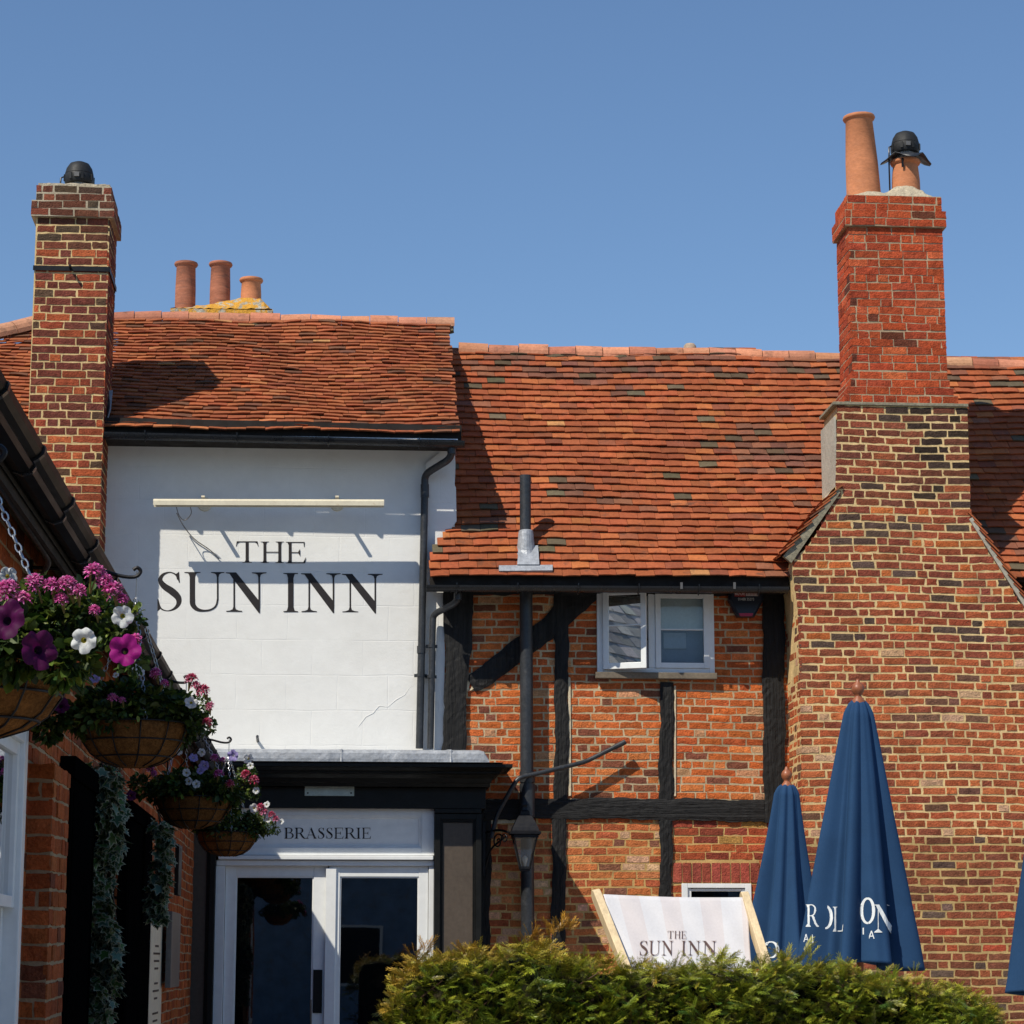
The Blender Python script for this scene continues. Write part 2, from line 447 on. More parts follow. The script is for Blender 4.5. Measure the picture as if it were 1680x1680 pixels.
def ridge(mb, pts, r=.115, seg=.31, pal=None, jt=.006):
    pts = [Vector(p) for p in pts]
    for a, b in zip(pts, pts[1:]):
        d = b-a; n = max(1, round(d.length/seg)); d /= n; dn = d.normalized()
        side = dn.cross(Vector((0, 0, 1))).normalized(); up = side.cross(dn)
        for i in range(n):
            c0 = a + d*i + up*R.uniform(-jt, jt); c1 = a + d*(i+1)*1 + up*R.uniform(-jt, jt)
            c0 = c0 + dn*.004; c1 = c1 - dn*.004
            vs = []; k = 10
            for (c, rr) in ((c0, r*R.uniform(.97, 1.03)), (c1, r*R.uniform(.97, 1.03))):
                for rad in (rr, rr-.016):
                    for j in range(k+1):
                        t = pi*(-.05 + 1.1*j/k)
                        vs.append(c + side*rad*cos(t) + up*rad*sin(t))
            K = k+1; fs = []
            for j in range(k):
                fs += [(j, j+1, 2*K+j+1, 2*K+j), (j+1, j, K+j, K+j+1), (2*K+j, 2*K+j+1, 3*K+j+1, 3*K+j)]
            fs += [(0, 2*K, 3*K, K), (k, K+k, 3*K+k, 2*K+k)]
            mb.add(vs, fs, pal() if pal else (1, 1, 1))

def timber(mb, pts, proud=.03, back=.02, Y=None, horiz=False):
    """rough squared timber on the wall plane; pts = (x, z, width)"""
    P3 = [(Vector((x, 0, z)), w_) for x, z, w_ in pts]
    cs = []
    for (a, wa), (b, wb) in zip(P3, P3[1:]):
        n = max(1, int((b-a).length/.04))
        for i in range(n): cs.append((a.lerp(b, i/n), wa+(wb-wa)*i/n))
    cs.append(P3[-1])
    ph = R.uniform(0, 9); V_ = []
    for i, (c, w_) in enumerate(cs):
        t = (cs[min(i+1, len(cs)-1)][0]-cs[max(i-1, 0)][0]).normalized(); n = Vector((t.z, 0, -t.x))
        wob = .006*sin(i*.35+ph)+.004*sin(i*.9+ph*2)
        row = []
        for k in range(7):
            s_ = k/6*2-1
            e = .5*w_ + (R.uniform(-.004, .004) if abs(s_) == 1 else 0)
            dpt = proud - (.008 if abs(s_) == 1 else 0) + R.uniform(-.004, .003)
            q = c + n*(s_*e + wob); row.append(Vector((q.x, Y - dpt, q.z)))
        row = [Vector((row[0].x, Y+back, row[0].z))] + row + [Vector((row[-1].x, Y+back, row[-1].z))]
        V_.append(row)
    K = 9; vs = [p for r_ in V_ for p in r_]
    fs = [(i*K+k, i*K+k+1, (i+1)*K+k+1, (i+1)*K+k) for i in range(len(V_)-1) for k in range(K-1)]
    fs += [tuple(range(K)), tuple((len(V_)-1)*K+k for k in range(K-1, -1, -1))]
    mb.add(vs, fs)

# ------------------------------------------------------------------ serif letters
def catmull(pts, n=7):
    out = []; m = len(pts)
    for i in range(m-1):
        p = [np.array(pts[max(0, min(m-1, j))], float) for j in (i-1, i, i+1, i+2)]
        for k in range(n):
            t = k/n
            out.append(.5*((2*p[1]) + (-p[0]+p[2])*t + (2*p[0]-5*p[1]+4*p[2]-p[3])*t*t + (-p[0]+3*p[1]-3*p[2]+p[3])*t**3))
    out.append(np.array(pts[-1], float))
    return out
def ribbon(pts):
    q = catmull(pts); L_ = []; R_ = []
    for i in range(len(q)):
        t = q[min(i+1, len(q)-1)][:2]-q[max(i-1, 0)][:2]; t = t/(np.linalg.norm(t)+1e-9); n = np.array((-t[1], t[0]))
        L_.append(q[i][:2]+n*q[i][2]/2); R_.append(q[i][:2]-n*q[i][2]/2)
    return ('strip', L_, R_)
def srf(xc, y, w_, sw, s=1):
    o = [(xc-w_/2, y), (xc+w_/2, y), (xc+w_/2, y+.02*s), (xc+w_*.28, y+.03*s), (xc+sw/2+.02, y+.06*s), (xc+sw/2, y+.13*s),
         (xc-sw/2, y+.13*s), (xc-sw/2-.02, y+.06*s), (xc-w_*.28, y+.03*s), (xc-w_/2, y+.02*s)]
    return o
def rect(a, b, c, d): return [(a, c), (b, c), (b, d), (a, d)]
T_, t_ = .135, .042
S_ = [ribbon([(.505,.80,.015),(.47,.92,.035),(.33,.985,.028),(.17,.93,.065),(.10,.79,.105),(.19,.64,.15),(.38,.50,.175),(.52,.35,.15),(.535,.2,.11),(.44,.07,.065),(.28,.012,.028),(.13,.06,.035),(.07,.2,.018)]),
      [(.45,.93),(.545,1.0),(.565,.72),(.545,.72),(.50,.84)], [(.035,.31),(.055,.31),(.10,.14),(.10,.06),(.035,.0)]]
G = {
 'S': (.62, S_),
 'U': (1.0, [rect(.125, .26, .25, .99), srf(.1925, 1, .40, .135, -1), rect(.80, .842, .28, .99), srf(.821, 1, .33, .042, -1),
       ribbon([(.1925,.32,.135),(.205,.17,.13),(.31,.055,.09),(.48,.018,.05),(.66,.05,.042),(.78,.15,.042),(.821,.32,.042)])]),
 'N': (1.03, [rect(.19, .232, 0, .87), srf(.211, 0, .40, .042), [(.07,1),(.26,1),(.86,.25),(.86,-.03),(.83,-.03),(.15,.88)], [(0,1),(.12,1),(.2,.88),(.09,.965),(0,.98)],
       rect(.82, .862, .1, .99), srf(.841, 1, .37, .042, -1)]),
 'I': (.36, [rect(.1125, .2475, 0, 1), srf(.18, 0, .36, .135), srf(.18, 1, .36, .135, -1)]),
 'T': (1.0, [rect(.43, .57, 0, .97), srf(.5, 0, .42, .14), rect(.05, .95, .955, 1), [(.04,1),(.0,.76),(.02,.76),(.07,.9),(.16,.955),(.16,1)], [(.96,1),(1,.76),(.98,.76),(.93,.9),(.84,.955),(.84,1)]]),
 'H': (1.08, [rect(.13, .265, 0, 1), srf(.1975, 0, .39, .135), srf(.1975, 1, .39, .135, -1), rect(.815, .95, 0, 1), srf(.8825, 0, .39, .135), srf(.8825, 1, .39, .135, -1), rect(.25, .83, .485, .525)]),
 'E': (.92, [rect(.13, .265, 0, 1), srf(.18, 0, .36, .135), srf(.18, 1, .36, .135, -1), rect(.25, .80, .958, 1), rect(.25, .80, 0, .042), rect(.25, .62, .485, .525),
       [(.80,1),(.83,.76),(.85,.76),(.86,1)], [(.78,0),(.90,.27),(.92,.27),(.88,0)], [(.55,.505),(.63,.36),(.65,.36),(.65,.65),(.63,.65)]]),
 'B': (.78, [rect(.12, .255, 0, 1), srf(.17, 0, .34, .135), srf(.17, 1, .34, .135, -1), ribbon([(.24,.979,.042),(.45,.975,.045),(.60,.88,.09),(.62,.76,.12),(.56,.62,.08),(.42,.535,.042),(.24,.53,.042)]),
       ribbon([(.42,.53,.042),(.60,.49,.06),(.70,.36,.12),(.70,.22,.13),(.60,.06,.07),(.44,.022,.042),(.24,.021,.042)])]),
 'R': (.92, [rect(.12, .255, 0, 1), srf(.17, 0, .34, .135), srf(.17, 1, .34, .135, -1), ribbon([(.24,.979,.042),(.46,.975,.045),(.62,.88,.09),(.65,.74,.13),(.58,.58,.08),(.42,.50,.042),(.24,.495,.042)]),
       ribbon([(.42,.5,.06),(.52,.42,.13),(.65,.2,.13),(.78,.05,.10),(.92,.02,.03)])]),
 'A': (1.0, [[(.49,1.02),(.53,1.02),(.92,.0),(.76,.0),(.46,.82)], [(.46,.90),(.50,.96),(.17,0),(.13,0)], rect(.24, .68, .32, .36), srf(.15, 0, .30, .04), srf(.84, 0, .33, .15)]),
 'O': (.95, [ribbon([(.47+.40*sin(k*pi/12), .5+.48*cos(k*pi/12), .045+.10*abs(sin(k*pi/12))**1.6) for k in range(25)])]),
 'D': (.98, [rect(.12, .255, 0, 1), srf(.17, 0, .34, .135), srf(.17, 1, .34, .135, -1), ribbon([(.24,.979,.042),(.5,.97,.05),(.78,.82,.11),(.87,.5,.14),(.78,.18,.11),(.5,.03,.05),(.24,.021,.042)])]),
 'L': (.80, [rect(.12, .255, 0, 1), srf(.17, 0, .34, .135), srf(.18, 1, .36, .135, -1), rect(.25, .70, 0, .042), [(.66,0),(.78,.28),(.80,.28),(.77,0)]]),
 "'": (.2, [ribbon([(.1,.98,.1),(.13,.92,.12),(.12,.84,.07),(.05,.74,.015)])]),
}
GB = dict(G); GB['O'] = (.95, [ribbon([(.47+.38*sin(k*pi/12), .5+.46*cos(k*pi/12), .075+.12*abs(sin(k*pi/12))**1.6) for k in range(25)])])
SANS = {'A': (.8, [[(.33,1),(.47,1),(.8,0),(.66,0),(.40,.82),(.14,0),(0,0)], rect(.22,.58,.26,.38)]), 'L': (.55, [rect(0,.14,0,1), rect(.14,.55,0,.13)]),
        'I': (.14, [rect(0,.14,0,1)]), 'T': (.7, [rect(0,.7,.87,1), rect(.28,.42,0,.87)])}
def glyph_faces(ch, font=G):
    """polygons of a letter in unit cap-height space"""
    wd, parts = font[ch]; out = []
    for k, p in enumerate(parts):
        if isinstance(p, tuple) and p[0] == 'strip':
            L_, R_ = p[1], p[2]
            for i in range(len(L_)-1):
                out.append((k, [tuple(L_[i]), tuple(R_[i]), tuple(R_[i+1]), tuple(L_[i+1])]))
        else: out.append((k, p))
    return wd, out
def write(mb, items, mapf, font=G, col=(1, 1, 1), step=.0004):
    """items: (char, x0, x1, zbase, zcap) ; mapf(x, z, depth) -> 3D point"""
    for (ch, x0, x1, za, zb) in items:
        wd, fs = glyph_faces(ch, font)
        for k, poly in fs:
            pts = [mapf(x0+(x1-x0)*px/wd, za+(zb-za)*pz, .002+step*k) for px, pz in poly]
            # orientation: face the viewer (-Y)
            ar = sum(poly[i][0]*poly[(i+1) % len(poly)][1]-poly[(i+1) % len(poly)][0]*poly[i][1] for i in range(len(poly)))
            if ar < 0: pts = pts[::-1]
            mb.add(pts, [tuple(range(len(pts)))], col)
# ================================================================== SETTING
F = 21.6                 # plane of the two house fronts
OUT = .42                # tile edge beyond the wall
def X(px, py=1200, Y=F): return P(px, py, Y).x
def Zf(py, Y=F, px=900): return P(px, py, Y).z

g = MB(); g.quad((-60, -60, 0), (80, -60, 0), (80, 90, 0), (-60, 90, 0))
tag(g.build('ground', M['flag']), 'pale stone paving of the yard', kind='structure')

# brick colours (linear base colours)
def pal_panel(u, z):
    if z < Zf(1345):
        return pick([(5, (0.474,0.146,0.050)), (3, (0.391,0.103,0.043)), (2, (0.597,0.344,0.202)), (1.4, (0.639,0.232,0.086)), (1, (0.227,0.095,0.058))])
    return pick([(6, (0.515,0.129,0.036)), (4, (0.433,0.099,0.032)), (2, (0.577,0.172,0.054)), (1.4, (0.206,0.073,0.043)), (.5, (0.567,0.284,0.144))])
def pal_lower_right(u, z):
    return pick([(5, (0.391,0.086,0.036)), (3, (0.268,0.060,0.036)), (2, (0.464,0.129,0.043)), (1.6, (0.464,0.241,0.072))])
def pal_stack(x, z):
    zm0 = Zf(840)
    if z > zm0:
        t = min(1, max(0, (x-X(1420, 800))/(X(1560, 800)-X(1420, 800)))) * min(1, (z-zm0)/.4+.3)
        if R.random() < t*.95: return pick([(3, (0.046,0.030,0.022)), (1, (0.103,0.043,0.029)), (.5, (0.144,0.052,0.032))])
        return pick([(5, (0.227,0.065,0.036)), (3, (0.154,0.052,0.032)), (1, (0.309,0.086,0.040)), (.6, (0.072,0.047,0.036))])
    if z > Zf(1080): return pick([(5, (0.299,0.073,0.036)), (3, (0.227,0.060,0.036)), (1.6, (0.474,0.129,0.040)), (1.2, (0.103,0.065,0.050)), (1.5, (0.391,0.103,0.043))])
    if z > Zf(1370): return pick([(5, (0.371,0.095,0.040)), (3, (0.474,0.133,0.050)), (2, (0.258,0.073,0.040)), (1.2, (0.165,0.077,0.050)), (.4, (0.515,0.310,0.187))])
    return pick([(5, (0.242,0.073,0.037)), (3, (0.175,0.065,0.037)), (2, (0.319,0.090,0.043)), (.8, (0.134,0.086,0.065)), (.6, (0.371,0.077,0.036))])
def pal_red(u, z): return pick([(6, (0.412,0.073,0.027)), (3, (0.340,0.060,0.026)), (1, (0.484,0.103,0.040)), (.7, (0.144,0.043,0.025))])
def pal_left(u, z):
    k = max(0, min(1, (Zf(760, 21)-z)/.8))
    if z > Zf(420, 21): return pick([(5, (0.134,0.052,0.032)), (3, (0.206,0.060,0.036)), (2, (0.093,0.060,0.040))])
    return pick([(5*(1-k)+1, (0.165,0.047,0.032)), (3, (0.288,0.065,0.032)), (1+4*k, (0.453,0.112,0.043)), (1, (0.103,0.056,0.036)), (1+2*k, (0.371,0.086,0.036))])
def pal_yard(u, z): return pick([(6, (0.371,0.095,0.029)), (3, (0.309,0.073,0.025)), (1.5, (0.185,0.060,0.032)), (1, (0.433,0.129,0.043))])
MORT = (.66, .48, .235); MORT_P = (.55, .36, .14); MORT_D = (.40, .30, .19)

def tpal_left(u, r): return pick([(6, (0.313,0.095,0.037)), (3, (0.261,0.074,0.031)), (1, (0.365,0.126,0.050)), (.8, (0.148,0.063,0.035)), (.08, (0.435,0.216,0.084))])
def blot(u, r): return sin(u*1.9+1.3)*sin(r*.33+u*.6)+.5*sin(u*4.3+r*.7)
def tpal_right(u, r):
    dk = (.9 if r > 29 else 0) + max(0, blot(u, r)-.55)*1.1 + (.5 if 3.0 < u < 3.7 and 8 < r < 26 else 0)
    if R.random() < dk*.6: return pick([(4, (0.244,0.090,0.050)), (3, (0.174,0.072,0.046)), (1.2, (0.104,0.068,0.042))])
    return pick([(8, (0.318,0.088,0.034)), (5, (0.283,0.077,0.031)), (1.6, (0.365,0.115,0.040)), (.8, (0.226,0.070,0.035)), (.4, (0.113,0.090,0.055)), (.08, (0.452,0.225,0.084))])

# ================================================================== WHITE PAINTED HOUSE
xw0, xw1 = X(160, 900), X(729, 1100)
inn = thing('white_inn', (X(430), F+1.5, 0), 'white painted inn building under the left tiled roof, lettered THE SUN INN', 'building')
mb = MB()
ztop_w = Zf(716)
# front wall as a lightly uneven sheet with body behind
nx_, nz_ = 44, 70
zs = [ztop_w*j/nz_ for j in range(nz_+1)]
xr = lambda z: xw1 if z < Zf(900) else X(746, 800)
vs = []
for z in zs:
    for i in range(nx_+1):
        x = xw0 + (xr(z)-xw0)*i/nx_
        vs.append((x + (R.uniform(-.006, .006) if i == nx_ else 0), F - .012 + .001*sin(x*3+z*2)+.001*sin(z*5-x*4), z))
mb.add(vs, [(j*(nx_+1)+i, j*(nx_+1)+i+1, (j+1)*(nx_+1)+i+1, (j+1)*(nx_+1)+i) for j in range(nz_) for i in range(nx_)])
mb.box(X(-60), xw1-.02, F+.02, F+4.6, 0, ztop_w-.05)
mb.box(xw1-.25, X(746, 800)-.015, F+.02, F+4.6, Zf(930), ztop_w-.03)
mb.build('wall', M['white'], inn, smooth=False)
# torn render fillet where the neighbour's roof meets the wall
mb = MB()
pf = [(748, 800), (749, 855), (741, 866), (738, 880), (728, 890), (722, 902), (708, 912), (706, 935), (700, 935), (699, 760), (722, 742)]
mb.prism([P(a, b, F-.035) for a, b in pf], (0, .03, 0))
mb.build('render_fillet', M['white'], inn)

# lettering
mb = MB()
def mpl(x, z, d): return P(x, z, F-.021-d)
tx = [('T', 387, 424, 923, 888), ('H', 427.5, 466, 923.5, 888.5), ('E', 469, 502, 924, 889)]
tx += [('S', 256, 299, 1003, 938), ('U', 303, 369, 1003, 938.5), ('N', 370.5, 437.5, 1003.5, 939), ('I', 465, 489, 1004, 940), ('N', 494, 559, 1004, 940.5), ('N', 561, 628, 1004.5, 941.5)]
def write_px(mb, items, Y, font=G, step=.0004, col=(1, 1, 1)):
    write(mb, items, lambda x, z, d: P(x, z, Y-d), font, col, step)
# zbase/zcap given in pixels (y down) - orientation is fixed by mapping
mb2 = MB(); write_px(mb2, tx, F-.0125)
mb2.build('lettering', M['letter'], inn)

# roof (left)
SL = radians(35)
zL = P(460, 708, F-OUT).z
eL = P(163, 704, F-OUT); eR = P(757, 717, F-OUT)
Uv = Vector((eR.x-eL.x, 0, eR.z-eL.z+.02)).normalized()
Sv = Vector((0, cos(SL), sin(SL)))
Nv = Uv.cross(Sv).normalized()
Sv = Nv.cross(Uv).normalized()
gL = .092
# ridge position from photo row 520
def on_roof(px, py, A, N_): return PPL(px, py, A, N_)
rdg0 = on_roof(180, 520, eL, Nv); slopeLen = (rdg0-eL).dot(Sv)
rowsL = int(slopeLen/gL)
W0 = (eR-eL).dot(Uv)
sagL = lambda u, v: .018*sin(u*1.7+1)*sin(v*1.3)+.01*sin(u*4.1+v*2)
mb = MB()
def extL(r):
    v = r*gL; q = on_roof(755 - 12*v/slopeLen, 700, eL, Nv)
    f_ = v/slopeLen
    a = -.35*min(1, f_*3)
    b = W0 - .05 + .03*sin(r*.9)*.3
    return (a-.05, b+.04)
tiling(mb, eL, Uv, Sv, rowsL, gL, extL, tpal_left, tw=.17, th=.014, rough=.0048, sag=sagL, tail=.028)
b0 = eL - Nv*.05
roofL = mb.build('roof', M['tile'], inn)
mb = MB()
mb.add([b0+Uv*(-.05), b0+Uv*(W0-.03), b0+Uv*(W0-.03)+Sv*slopeLen, b0+Uv*(-.05)+Sv*slopeLen], [(0, 1, 2, 3)])
bk = b0+Sv*slopeLen
mb.add([bk+Uv*(-.05), bk+Uv*(W0-.03), bk+Uv*(W0-.03)+Vector((0, 2.4, -1.7)), bk+Uv*(-.05)+Vector((0, 2.4, -1.7))], [(0, 1, 2, 3)])
# gable triangle facing right
xg = X(746, 800)-.02
mb.add([(xg, F, ztop_w-.1), (xg, F+4.6, ztop_w-.1), (xg, bk.y, bk.z-.03)], [(0, 1, 2)])
mb.build('roof_deck', M['tile'], inn)
rt = eL+Sv*slopeLen+Nv*.0
mb = MB()
ridge(mb, [on_roof(176, 520, eL, Nv)+Vector((0, .04, -.035)), on_roof(310, 521, eL, Nv)+Vector((0, .04, -.03)), on_roof(560, 527, eL, Nv)+Vector((0, .04, -.03)), on_roof(746, 531, eL, Nv)+Vector((0, .04, -.03))], r=.10, seg=.3, jt=.011,
      pal=lambda: pick([(5, (.50,.21,.12)), (2, (.40,.16,.10)), (1, (.56,.29,.17))]))
mb.build('ridge_tiles', M['tile'], inn)
mb = MB()
p0, p1 = on_roof(178, 526, eL, Nv)+Vector((0, -.03, -.05)), on_roof(744, 537, eL, Nv)+Vector((0, -.03, -.05))
mb.tube([p0.lerp(p1, k/50)+Vector((0, R.uniform(-.01, .01), R.uniform(-.012, .012))) for k in range(51)], [R.uniform(.018, .035) for _ in range(51)], 6, col=(.10,.085,.05))
mb.build('mossy_bedding', M['mortar'], inn)
# far-left lower roof beyond the chimney
A2 = P(-60, 706, F-OUT-.1)
n2 = Nv
sA = on_roof(-60, 562, A2, Nv); sB = on_roof(60, 536, A2, Nv)
mb = MB()
L2 = (sB-A2).dot(Sv)
def extL2(r):
    v = r*gL
    q0 = (sA-A2).dot(Sv); q1 = (sB-A2).dot(Sv); ww = (sB-A2).dot(Uv)
    if v < q0: return (-.1, ww+.3)
    return ((v-q0)/(q1-q0)*ww, ww+.3)
tiling(mb, A2, Uv, Sv, int(L2/gL), gL, extL2, tpal_left, tw=.17, rough=.006, sag=sagL)
b2 = A2 - Nv*.05
mb.add([b2-Uv*.1, b2+Uv*((sB-A2).dot(Uv)+.3), b2+Uv*((sB-A2).dot(Uv)+.3)+Sv*L2, b2+Sv*((sA-A2).dot(Sv))], [(0, 1, 2, 3)], (.2, .1, .06))
mb.build('side_roof', M['tile'], inn)
mb = MB(); ridge(mb, [on_roof(-60, 566, A2, Nv), on_roof(60, 538, A2, Nv)], r=.12, seg=.32, pal=lambda: jit((.5, .24, .15), .15))
mb.build('hip_tiles', M['tile'], inn)

def gutter(name, a, b, parent, r=.055, nb=4, mat='black'):
    a = Vector(a); b = Vector(b); d = (b-a).normalized(); n = 10
    out = Vector((0, -1, 0)) if abs(d.x) > .5 else Vector((1, 0, 0))
    mb = MB(); vs = []
    for c in (a, b):
        for rr in (r, r-.006):
            for k in range(n+1):
                t = pi + pi*k/n
                vs.append(c + out*(rr*cos(t)*-1) + Vector((0, 0, rr*sin(t))))
    K = n+1; fs = []
    for k in range(n): fs += [(k, k+1, 2*K+k+1, 2*K+k), (K+k+1, K+k, 3*K+k, 3*K+k+1), (k+1, k, K+k, K+k+1), (2*K+k, 2*K+k+1, 3*K+k+1, 3*K+k)]
    fs += [(0, 2*K, 3*K, K), (n, K+n, 3*K+n, 2*K+n)]
    mb.add(vs, fs)
    o = mb.build(name, M[mat], parent, smooth=False)
    for i in range(nb):
        c = a.lerp(b, (i+.5)/nb)
        m2 = MB()
        pth = [c + out*((r+.006)*cos(pi+pi*k/8)*-1) + Vector((0, 0, (r+.006)*sin(pi+pi*k/8))) for k in range(9)]
        for p_, q_ in zip(pth, pth[1:]): m2.bar(p_, q_, .03, .006, up=d)
        m2.bar(pth[0], pth[0]+Vector((0, 0, .02)), .03, .006, up=d)
        m2.build('gutter_bracket', M[mat], o)
    return o
gutter('gutter', P(163, 710, F-OUT-.02), P(762, 725, F-OUT-.02), inn)
mb = MB(); mb.box(xw0, X(748, 800), F-.03, F-OUT+.05, zL-.05, zL-.075); mb.bar(P(163, 700, F-.36), P(757, 713, F-.36), .02, .17)
mb.build('fascia', M['soffit'], inn)

def pipe_fn(name, path, r, parent, clips=(), collars=(), mat='pipe', smooth=True):
    mb = MB(); mb.tube(path, r, 14)
    for c in collars:
        (a, b) = c; mb.tube([a, b], r*1.17, 14)
    o = mb.build(name, M[mat], parent, smooth=True)
    o.data.set_sharp_from_angle(angle=radians(40))
    for c in clips:
        m2 = MB(); c = Vector(c); m2.tube([c+Vector((0, 0, -.014)), c+Vector((0, 0, .014))], r*1.12, 12)
        m2.box(c.x-r*1.7, c.x+r*1.7, c.y+.015, c.y+.035, c.z-.014, c.z+.014); m2.box(c.x-.012, c.x+.012, c.y, F, c.z-.012, c.z+.012)
        m2.build('pipe_clip', M['pipe'], o)
    return o
def bend(pts, rad=.06, n=5):
    pts = [Vector(p) for p in pts]; out = [pts[0]]
    for a, b, c in zip(pts, pts[1:], pts[2:]):
        p = b+(a-b).normalized()*min(rad, (a-b).length*.45); q = b+(c-b).normalized()*min(rad, (c-b).length*.45)
        for k in range(n+1):
            t = k/n; out.append(p*(1-t)**2 + b*2*t*(1-t) + q*t*t)
    return out + [pts[-1]]
yp = F-.09
pp = bend([P(741, 730, F-.40), P(740, 752, F-.38), P(697, 778, yp), P(697, 800, yp), P(688, 1228, yp)], .09)
pipe_fn('downpipe', pp, .034, inn, clips=[P(690, 1108, yp)], collars=[(P(697, 795, yp), P(697, 816, yp)), (P(741, 734, F-.40), P(741, 745, F-.40)), (P(691, 1060, yp), P(691, 1072, yp))])
pp = bend([P(751, 972, F-.36), P(750, 988, F-.34), P(711, 1008, yp), P(710, 1022, yp), P(706, 1228, yp)], .08)
# second downpipe belongs to the timbered house, stored for later
PIPE2 = pp
# small overflow stub
mb = MB(); q = P(423, 1216, F-.01); mb.tube([q, q+Vector((.0, -.15, .03))], .013, 10)
mb.build('overflow_pipe', M['pipe'], inn)

# left chimney
YC = F-.50
cx0, cx1 = X(47, 700, YC), X(166, 850, YC)
cz1 = P(110, 372, YC).z; cz2 = P(110, 352, YC).z
cD = .66
ch = MB(); mo = MB()
h_ = .0755
def extc(z):
    t = (z-P(50, 700, YC).z)/(P(50, 350, YC).z-P(50, 700, YC).z)
    return (cx0 + .012*t, X(168, 700, YC)+ (-.01)*t)
xa, xb = extc(5)
nrow = int(round((P(110, 357, YC).z - 1.9)/h_)); zb0 = P(110, 357, YC).z - nrow*h_
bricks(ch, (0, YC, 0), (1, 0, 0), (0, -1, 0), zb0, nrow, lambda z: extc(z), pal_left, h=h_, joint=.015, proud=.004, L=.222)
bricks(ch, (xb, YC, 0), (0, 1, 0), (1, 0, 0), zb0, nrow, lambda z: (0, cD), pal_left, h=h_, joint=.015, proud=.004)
ztc = zb0+nrow*h_
mo.box(xa+.003, xb-.001, YC+.001, YC+cD, 1.0, ztc, MORT)
# corbel courses
for (k, o_) in ((0, .035), (1, .035), (2, .0), (3, .0)):
    o_ = o_ + .004
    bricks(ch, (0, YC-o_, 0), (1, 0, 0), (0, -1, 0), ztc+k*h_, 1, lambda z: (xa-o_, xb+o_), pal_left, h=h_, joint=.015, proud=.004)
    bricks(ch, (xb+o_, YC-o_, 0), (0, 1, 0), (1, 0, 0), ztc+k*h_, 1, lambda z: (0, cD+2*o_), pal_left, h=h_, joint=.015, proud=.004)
    mo.box(xa-o_, xb+o_, YC-o_, YC+cD+o_, ztc+k*h_, ztc+(k+1)*h_-.001, (.45, .38, .27))
chim = tag(ch.build('chimney', M['brick'], inn), 'tall narrow dark brick chimney at the left end')
mo.build('mortar_core', M['mortar'], chim)
zt = ztc+4*h_
mb = MB()
N_ = 14; vs = []
for j in range(N_+1):
    for i in range(N_+1):
        u, v = i/N_, j/N_; e = min(u, 1-u, v, 1-v)
        vs.append((xa+.01+(xb-xa-.02)*u, YC+.01+(cD-.02)*v, zt + .02+min(e*5, 1)*.05 + R.uniform(-.006, .008)))
mb.add(vs, [(j*(N_+1)+i, j*(N_+1)+i+1, (j+1)*(N_+1)+i+1, (j+1)*(N_+1)+i) for j in range(N_) for i in range(N_)])
bd = [(xa+.01, YC+.01), (xb-.01, YC+.01), (xb-.01, YC+cD-.01), (xa+.01, YC+cD-.01)]
mb.prism([(x, y, zt-.02) for x, y in bd], (0, 0, .045))
mb.build('mortar_cap', M['capmortar'], chim)
# metal strap
mb = MB(); zs_ = P(110, 441, YC).z
mb.box(xa-.006, xb+.012, YC-.016, YC-.008, zs_-.022, zs_+.022); mb.box(xb+.008, xb+.016, YC-.016, YC+cD, zs_-.022, zs_+.022)
mb.tube([(xa+.33, YC-.01, zs_), (xa+.335, YC-.10, zs_+.005)], .012, 8)
mb.build('iron_strap', M['iron'], chim)
def cowl(c, parent, s=1.0, hood=False):
    c = Vector(c)
    m2 = MB(); m2.lathe([(.09*s, -.06*s), (.09*s, .04*s), (.0, .04*s)], c, 20)
    m2.build('flue_collar', M['lead'], parent, smooth=True)
    m2 = MB()
    m2.lathe([(.0, .01), (.125*s, .01*s), (.135*s, .03*s), (.135*s, .09*s), (.13*s, .10*s), (.132*s, .105*s), (.118*s, .16*s), (.09*s, .205*s), (.045*s, .225*s), (0, .228*s)], c, 28)
    for k in range(8):
        a = k*pi/4+.3; m2.obox(c+Vector((cos(a)*.137*s, sin(a)*.137*s, .06*s)), Vector((cos(a), sin(a), 0))*.006, Vector((-sin(a), cos(a), 0))*.012, (0, 0, .03*s))
    o = m2.build('rotating_cowl', M['cowl'], parent, smooth=True); o.data.set_sharp_from_angle(angle=radians(35))
    m2 = MB(); m2.box(c.x-.03, c.x+.015, c.y-.148*s, c.y-.133*s, c.z+.045*s, c.z+.085*s)
    m2.build('cowl_plate', M['steel'], parent)
    m2 = MB(); m2.tube([c+Vector((-.13*s, -.02, .08*s)), c+Vector((-.165*s, -.03, .06*s)), c+Vector((-.17*s, -.03, -.08)), c+Vector((-.17*s, -.03, -.12 if not hood else -.5))], .008, 8)
    m2.build('cowl_cable', M['black'], parent, smooth=True)
qc = P(130, 290, YC+.3); cowl((qc.x, YC+.3, zt+.105), chim, 1.0)
# lead flashing at chimney/roof
mb = MB(); q0 = P(177, 640, YC+.2); mb.prism([P(172, 700, F-.3), P(180, 672, F-.3), P(183, 640, F-.05), P(176, 640, F-.05)], (.012, 0, 0)); mb.build('flashing', M['lead'], chim)

